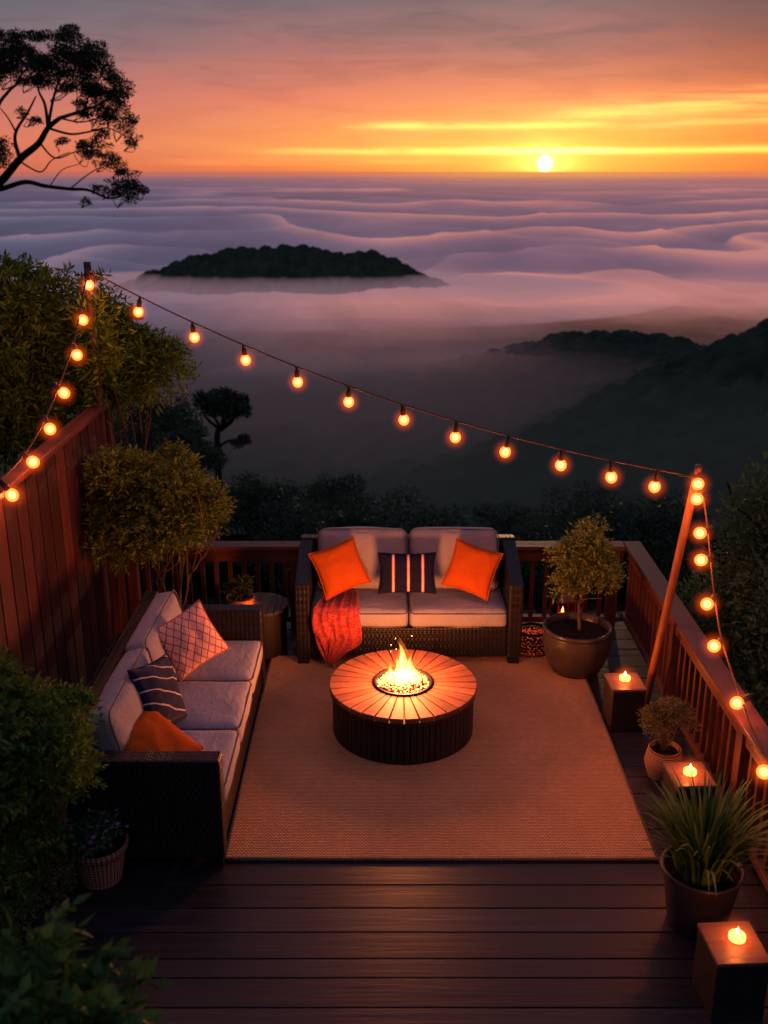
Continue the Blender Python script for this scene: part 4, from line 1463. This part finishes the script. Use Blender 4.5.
# perforated basket lantern right of the loveseat
bl_ = thing('basket_lantern', 'low dark openwork lantern with red glow on the deck right of the loveseat', 'lantern', (1.225, 7.66, 0))
bm = bmesh.new()
K, Q = 26, 9
ringv = []
for q in range(Q + 1):
    s = q / Q
    r_ = .105 + .035 * math.sin(PI * min(1, s * .95 + .1))
    ringv.append([bm.verts.new((r_ * math.cos(2 * PI * (k + .5 * (q % 2)) / K), r_ * math.sin(2 * PI * (k + .5 * (q % 2)) / K), .012 + .20 * s)) for k in range(K)])
for q in range(Q):
    for k in range(K):
        if q % 2 == 0:
            bm.faces.new((ringv[q][k], ringv[q][(k + 1) % K], ringv[q + 1][k]))
            bm.faces.new((ringv[q][(k + 1) % K], ringv[q + 1][(k + 1) % K], ringv[q + 1][k]))
        else:
            bm.faces.new((ringv[q][k], ringv[q + 1][(k + 1) % K], ringv[q + 1][k]))
            bm.faces.new((ringv[q][k], ringv[q][(k + 1) % K], ringv[q + 1][(k + 1) % K]))
bmesh.ops.wireframe(bm, faces=bm.faces[:], thickness=.007, use_replace=True, use_even_offset=True, use_boundary=True)
me = bpy.data.meshes.new('mesh_shell')
bm.to_mesh(me)
bm.free()
link('mesh_shell', me, M['iron'], bl_)
MB().lathe([(.02, .0), (.12, .0), (.12, .011), (.02, .0115)], 32).build('base', M['iron'], bl_)
mb = MB()
mb.lathe([(.118, .20), (.128, .205), (.128, .222), (.118, .227)], 36, close=False)
mb.build('rim', M['iron'], bl_, smooth=True)
ml_, t, out = new_mat('lantern_glow')
vv = t.n('ShaderNodeTexVoronoi', Vector=objc(t), Scale=60.0).outputs['Distance']
e_ = t.n('ShaderNodeEmission', Color=(1.0, .10, .045), Strength=t.m('MULTIPLY', t.smooth(vv, .65, .1), .7))  # candle's red glow painted as specks on an added inner shell
t.set(out.inputs[0], e_.outputs[0])
MB().lathe([(.098, .013), (.128, .10), (.112, .195)], 30, close=False).build('glow_shell', ml_, bl_, smooth=True)
MB().lathe([(.035, .012), (.036, .07), (.01, .072)], 20).build('candle', M['ember'], bl_, smooth=True)
MB().lathe([(.003, .072), (.009, .082), (.005, .10), (.0008, .112)], 12).build('flame', M['cflame'], bl_, smooth=True)

# glass lantern behind the big pot
gl_ = thing('glass_lantern', 'copper framed glass lantern with a lit candle behind the big pot', 'lantern', (1.50, 7.86, 0), R(12))
a = .085
MB().box(-a, a, -a, a, 0, .03).build('base', M['copper'], gl_, bevel=.004)
mb = MB()
for sx_ in (-1, 1):
    for sy_ in (-1, 1):
        mb.box(sx_ * a - .008 * (sx_ > 0) - .0, sx_ * a + .008 * (sx_ < 0), sy_ * a - .008 * (sy_ > 0), sy_ * a + .008 * (sy_ < 0), .031, .40)
mb.build('frame', M['copper'], gl_, bevel=.002)
for k in range(4):
    p = MB().box(-a + .009, a - .009, -.0015, .0015, .032, .398).build('pane', M['glass'], gl_)
    p.rotation_euler = (0, 0, k * PI / 2)
    p.location = (math.sin(k * PI / 2) * (a - .004), -math.cos(k * PI / 2) * (a - .004), 0)
MB().lathe([(.125, .401), (.125, .412), (.05, .455), (.045, .475), (.01, .48)], 4).build('roof', M['copper'], gl_).rotation_euler = (0, 0, PI / 4)
MB().tube([(math.cos(b) * .045, 0, .478 + math.sin(b) * .045) for b in np.linspace(0, PI, 13)], .005, 6).build('ring_handle', M['copper'], gl_, smooth=True)
MB().lathe([(.035, .031), (.036, .27), (.01, .272)], 20).build('candle', M['ember'], gl_, smooth=True)
MB().lathe([(.003, .272), (.011, .29), (.006, .315), (.0008, .335)], 12).build('flame', M['cflame'], gl_, smooth=True)

# ================================================================== SHRUBS
# multi-stem round bush behind the sofa
rng = np.random.default_rng(31)
sb = thing('round_shrub', 'round leafy shrub on several bare stems standing between fence and back railing', 'shrub', (-1.76, 7.55, 0))
mb = MB()
for k in range(8):
    a = rng.uniform(0, 6.28)
    b = (rng.uniform(-.06, .06), rng.uniform(-.06, .06), 0)
    e = (math.cos(a) * .22, math.sin(a) * .2, rng.uniform(.75, .95))
    branch(mb, b, e, .014, .009, rng, .05)
    for q in range(4):
        a2 = a + rng.uniform(-.9, .9)
        branch(mb, e, (math.cos(a2) * .48, math.sin(a2) * .42, rng.uniform(1.05, 1.65)), .007, .002, rng)
mb.build('stems', M['bark'], sb, smooth=True)
cl = ball_clumps((-.06, 0, 1.34), (.54, .48, .50), 34, rng, .28)
sprays('crown', cl, 4200, 8, .12, .050, .019, M['round'], sb, rng, up=.5, droop=.25)

# near topiary on the left
rng = np.random.default_rng(32)
sb = thing('round_shrub', 'big dense dark green shrub in front of the fence, nearest the long sofa', 'shrub', (-2.02, 4.55, 0))
mb = MB()
for k in range(6):
    a = rng.uniform(0, 6.28)
    branch(mb, (0, 0, 0), (math.cos(a) * .25, math.sin(a) * .25, rng.uniform(.5, 1.1)), .02, .006, rng)
mb.build('stems', M['bark'], sb, smooth=True)
cl = ball_clumps((.07, .0, .99), (.50, .48, .52), 34, rng, .34, low=-.9)
cl += ball_clumps((-.05, -.1, .40), (.36, .36, .36), 10, rng, .4, low=-.9)
sprays('crown', cl, 6500, 8, .075, .038, .019, M['topiary'], sb, rng, up=.35, droop=.2)

# low hedge clump below it
rng = np.random.default_rng(33)
sb = thing('low_hedge', 'low dark clipped hedge along the left edge of the deck', 'hedge', (-2.0, 4.05, 0))
cl = [(x_, y_, .14 + rng.uniform(-.03, .03), .17, .17, .17) for x_ in np.linspace(-.20, .02, 3) for y_ in np.linspace(-.5, .45, 8)]
cl += [(x_, .58 + rng.uniform(-.04, .04), .16, .16, .16, .17) for x_ in (-.18, -.06, .06, .16)] + [(.20, .72, .12, .12, .12, .14), (.10, .75, .2, .14, .14, .2)]
foliage('leaves', cl, 19000, .024, .014, M['hedge'], sb, rng, power=.25)

# blurred near shrub, bottom left
rng = np.random.default_rng(34)
sb = thing('leafy_shrub', 'broad-leaved shrub in the near left corner, blurred in the foreground', 'shrub', (-1.05, 2.35, 0))
mb = MB()
for k in range(8):
    a = rng.uniform(0, 6.28)
    branch(mb, (0, 0, 0), (math.cos(a) * .3 - .05, math.sin(a) * .25, rng.uniform(1.0, 1.62)), .014, .004, rng)
mb.build('stems', M['bark'], sb, smooth=True)
cl = []
for (bx, by, yy, r_) in ((20, 975, 2.4, .13), (60, 985, 2.4, .12), (10, 1010, 2.3, .14), (50, 1020, 2.3, .14), (95, 1012, 2.35, .08), (120, 1015, 2.3, .06), (85, 990, 2.5, .08), (15, 1060, 2.2, .2), (90, 1070, 2.15, .15)):
    p = at(bx, by, yy) - Vector((-1.05, 2.35, 0))
    cl.append((p.x, p.y, p.z, r_, r_, r_ * .8))
cl += [(-.15, .1, 1.0, .3, .3, .3), (-.2, 0, .6, .3, .3, .3)]
sprays('crown', cl, 420, 7, .13, .07, .038, M['bigleaf'], sb, rng, up=.4, droop=.3)

# feathery trees behind the fence
def tree_things():
    global rng
    rng = np.random.default_rng(35)
    def feathery(label, base, clpx, n, tw, L, W):
        t_ = thing('feathery_tree', label, 'tree', base, 0)
        cl = []
        for (bx, by, yy, r_) in clpx:
            p = at(bx, by, yy) - Vector(base)
            cl.append((p.x, p.y, p.z, r_, r_ * .9, r_ * .8))
        mb = MB()
        for c in cl:
            hh = c[2] - base[2] * 0
            b0 = Vector((rng.uniform(-.2, .2), rng.uniform(-.2, .2), 0))
            branch(mb, b0, (c[0] * .9, c[1] * .9, c[2] - c[5] * .3), .022, .006, rng, .04)
        mb.build('stems', M['bark'], t_, smooth=True)
        sprays('crown', cl, n, 9, tw, L, W, M['bamboo'], t_, rng, up=.35, droop=.55)
    feathery('tall feathery tree behind the fence, reaching beyond the light post', (-2.65, 8.75, -2.9),
             [(140, 358, 8.9, .24), (118, 350, 8.9, .26), (158, 350, 9.0, .13), (108, 375, 8.8, .26), (128, 372, 9.0, .20), (102, 312, 8.9, .16), (95, 335, 8.9, .26), (92, 282, 8.9, .06), (112, 325, 9.0, .15), (165, 365, 8.9, .16), (97, 335, 8.02, .10), (99, 362, 8.05, .12), (96, 312, 8.0, .08), (102, 385, 8.1, .09)], 1350, .19, .075, .022)
    feathery('dense feathery tree behind the left part of the fence', (-3.6, 8.2, -2.6),
             [(20, 300, 8.4, .32), (50, 300, 8.6, .26), (0, 330, 8.2, .4), (40, 340, 8.5, .35), (65, 340, 8.6, .28), (15, 375, 8.2, .35), (50, 385, 8.4, .32), (80, 380, 8.6, .3), (5, 420, 8.0, .32), (35, 430, 8.2, .3), (20, 280, 8.5, .15), (72, 290, 8.7, .13), (-20, 300, 8.2, .4), (-25, 400, 8, .45), (60, 420, 8.4, .2)], 2500, .20, .072, .022)
    # tall spreading tree at the upper left, seen against the sky
    Yt = 21.0
    base = Vector((-11.6, Yt + 1.0, -6.5))
    t_ = thing('spreading_tree', 'tall dark spreading tree silhouetted against the sunset at upper left', 'tree', base)
    A = lambda x_, y_, dy=0: at(x_, y_, Yt + dy) - base
    mb = MB()
    def limb(pts, r0, r1):
        q = spline([A(*p) for p in pts], 5)
        n = len(q)
        mb.tube(q, [.72 * (r0 + (r1 - r0) * (i / (n - 1))) for i in range(n)], 8)
        return q
    mb.tube(spline([Vector((0, 0, 0)), Vector((.3, 0, 5)), A(-110, 260), A(-60, 215)], 6), [.28 - .006 * i for i in range(19)], 12)
    limb([(-60, 215), (-25, 198), (0, 182), (20, 159), (38, 144), (48, 128), (60, 118)], .14, .055)
    limb([(-60, 215), (-30, 192), (0, 189), (25, 182, .2), (45, 186, .3), (70, 189, .2), (88, 190), (108, 198), (122, 196)], .085, .022)
    limb([(60, 118), (85, 110, -.2), (100, 104, -.3), (115, 96, -.3)], .05, .015)
    limb([(48, 128), (45, 105, .3), (38, 88, .5), (40, 66, .6)], .05, .015)
    limb([(48, 128), (53, 100, -.3), (60, 78, -.4), (70, 58, -.3)], .045, .014)
    limb([(20, 159), (15, 135, .3), (28, 112, .4), (36, 96, .4)], .06, .018)
    limb([(16, 132, .3), (8, 118, .2), (0, 108, .3)], .03, .012)
    limb([(-25, 198), (-5, 115), (8, 92, -.3), (20, 80, -.4), (22, 60, -.4)], .06, .018)
    limb([(48, 128), (70, 134, -.3), (88, 132, -.4), (108, 128, -.2), (128, 138, 0)], .035, .012)
    limb([(40, 143), (55, 158, .2), (75, 152, .3), (92, 150, .3)], .03, .010)
    limb([(18, 160), (40, 172, -.2), (52, 160, -.3), (70, 152, -.2)], .026, .010)
    limb([(70, 189, .2), (86, 176, .1), (100, 168), (112, 172)], .02, .008)
    limb([(50, 186, .3), (62, 170, .4), (80, 164, .3)], .018, .008)
    limb([(60, 118), (80, 122, .3), (100, 118, .4), (120, 112, .3)], .025, .01)
    limb([(85, 110, -.2), (90, 92, -.1), (98, 76)], .03, .01)
    rg = np.random.default_rng(77)
    leafc = [(12, 52, 24, 18), (35, 46, 24, 16), (60, 52, 26, 20), (80, 62, 26, 20), (98, 74, 22, 20), (112, 88, 18, 18), (120, 104, 14, 16), (126, 124, 11, 12), (132, 139, 9, 8), (66, 34, 13, 9), (92, 50, 14, 9), (45, 72, 24, 14), (20, 72, 20, 12), (70, 82, 22, 13), (92, 98, 18, 11), (104, 115, 14, 10), (0, 40, 20, 18), (5, 66, 18, 12), (-15, 60, 30, 25), (84, 112, 12, 6), (100, 135, 10, 6),
             (95, 150, 17, 9), (85, 146, 9, 5), (108, 160, 12, 8), (124, 178, 14, 11), (130, 190, 14, 12), (112, 190, 9, 6), (142, 190, 5, 6), (86, 202, 5, 4), (120, 168, 8, 6), (3, 148, 10, 12), (-5, 158, 14, 12), (35, 121, 8, 4), (62, 140, 7, 4), (22, 112, 6, 4), (100, 188, 8, 4)]
    mpp = Yt * 1.035 / FPX
    cl = []
    for (bx, by, rx, ry) in leafc:
        for k in range(13):
            rr0 = math.sqrt(rg.random())
            th = rg.uniform(0, 2 * PI)
            p = A(bx + rr0 * math.cos(th) * rx * .95, by + rr0 * math.sin(th) * ry * .95, rg.uniform(-1.0, 1.0))
            q_ = rg.uniform(.27, .50)
            cl.append((p.x, p.y, p.z, rx * mpp * q_, rx * mpp * q_, ry * mpp * q_ * .62))
            if k < 4:
                s0 = A(bx - rx * .9, by + ry * 1.5, rg.uniform(-.4, .4))
                branch(mb, s0, p, .009, .003, rg, .08, 4)
    mb.build('trunk', M['darkbark'], t_, smooth=True)
    foliage('crown', cl, 43000, .052, .024, M['pine'], t_, rg, up=.2, power=.4)
tree_things()

# dark hedge-like trees beyond the right railing
rng = np.random.default_rng(36)
def leafy_tree(name, label, base, top, rad, n, L, mat, group=None, squash=.9, ncl=26, seed=1, low=-.8):
    rg = np.random.default_rng(seed)
    t_ = thing(name, label, 'tree', base, 0, group)
    h = top - base[2]
    mb = MB()
    branch(mb, (0, 0, 0), (0, 0, h * .75), .05 * rad + .04, .03 * rad, rg, .02)
    for k in range(8):
        a = rg.uniform(0, 6.28)
        branch(mb, (0, 0, h * rg.uniform(.3, .6)), (math.cos(a) * rad * .6, math.sin(a) * rad * .6, h * rg.uniform(.6, .9)), .02 * rad + .01, .008, rg)
    mb.build('trunk', M['darkbark'], t_, smooth=True)
    rz = rad * squash
    cl = ball_clumps((0, 0, h - rz * 1.0), (rad, rad, rz), ncl, rg, .34, low=low)
    foliage('crown', cl, n, L, L * .5, mat, t_, rg, up=.2)
    return t_
leafy_tree('hedge_tree', 'dense dark tree beyond the right railing, behind the leaning pole', (3.50, 8.3, -2.6), 1.72, .98, 40000, .062, M['hedge'], squash=2.1, ncl=60, seed=3, low=-.95)
leafy_tree('hedge_tree', 'dark tree hugging the right railing at the edge of the picture', (3.22, 6.6, -2.6), .42, .85, 32000, .062, M['hedge'], squash=1.6, ncl=50, seed=4, low=-.95)

# distant trees in the valley
def umbrella_tree():
    Yt = 48.0
    b = at(222, 470, Yt)
    b.z = float(terrain(np.array([b.x]), np.array([Yt]))[0])
    t_ = thing('umbrella_tree', 'lone flat-topped tree standing out of the mist on the left', 'tree', b)
    A = lambda x_, y_, dy=0: at(x_, y_, Yt + dy) - b
    rg = np.random.default_rng(8)
    mb = MB()
    mb.tube(spline([Vector((0, 0, 0)), A(217, 450), A(222, 428)], 5), [.22 - .012 * i for i in range(11)], 8)
    for e in ((200, 402), (212, 398), (225, 396), (238, 400), (246, 410), (230, 408)):
        branch(mb, A(221, 430), A(e[0], e[1], rg.uniform(-1, 1)), .10, .03, rg)
    branch(mb, A(219, 446), A(243, 440), .08, .03, rg)
    mb.build('trunk', M['darkbark'], t_, smooth=True)
    mpp = Yt * 1.04 / FPX
    cl = []
    for (bx, by, rx, ry) in ((205, 402, 11, 7), (222, 397, 14, 8), (238, 402, 11, 8), (214, 410, 10, 6), (232, 412, 12, 6), (246, 411, 5, 5), (200, 397, 6, 5), (244, 440, 7, 4), (236, 444, 5, 3), (222, 406, 12, 6)):
        p = A(bx, by, rg.uniform(-.5, .5))
        cl.append((p.x, p.y, p.z, rx * mpp, rx * mpp, ry * mpp))
    foliage('crown', cl, 3600, .20, .10, M['valley'], t_, rg, up=.2)
umbrella_tree()
G = 'dark treetops below the back railing'
for i, (bx, by, Yt, r_) in enumerate(((150, 388, 30, 1.5), (128, 420, 26, 1.4), (185, 425, 28, 1.2), (165, 410, 33, 1.5))):
    p = at(bx, by, Yt)
    zb = float(terrain(np.array([p.x]), np.array([Yt]))[0]) - .3
    lab = ['dark tree rising behind the round shrub, left of the flat-topped tree', 'dark tree just right of the fence end, half behind the round shrub', 'low dark tree directly below the flat-topped tree', 'dark rounded tree between fence end and flat-topped tree'][i]
    leafy_tree('valley_tree', lab, (p.x, Yt, zb), p.z, r_, 7000, .11, M['valley'], seed=50 + i, squash=.8)
for i, (bx, by, Yt, r_) in enumerate(((380, 488, 44, 2.9), (300, 500, 38, 2.3), (448, 505, 40, 2.6), (545, 512, 42, 2.8), (505, 500, 52, 2.4), (255, 470, 40, 2.0), (610, 500, 40, 2.6), (668, 495, 38, 2.6), (345, 512, 34, 1.8), (330, 470, 60, 2.4), (580, 480, 60, 3.0))):
    p = at(bx, by, Yt)
    zb = float(terrain(np.array([p.x]), np.array([Yt]))[0]) - .3
    leafy_tree('valley_tree', 'dim dark green treetop in the valley beyond the back railing', (p.x, Yt, min(zb, p.z - 2)), p.z, r_, 6500, .17, M['valley'], G, seed=70 + i, squash=.75)

# ================================================================== RENDER SETTINGS
sc.view_settings.view_transform = 'Standard'
sc.view_settings.look = 'None'
sc.view_settings.exposure = 0
sc.view_settings.gamma = 1
cy = sc.cycles
cy.use_denoising = True
cy.max_bounces = 6
cy.diffuse_bounces = 3
cy.glossy_bounces = 2
cy.transmission_bounces = 4
cy.transparent_max_bounces = 24
cy.volume_bounces = 0
cy.sample_clamp_indirect = 4.0
cy.use_light_tree = True
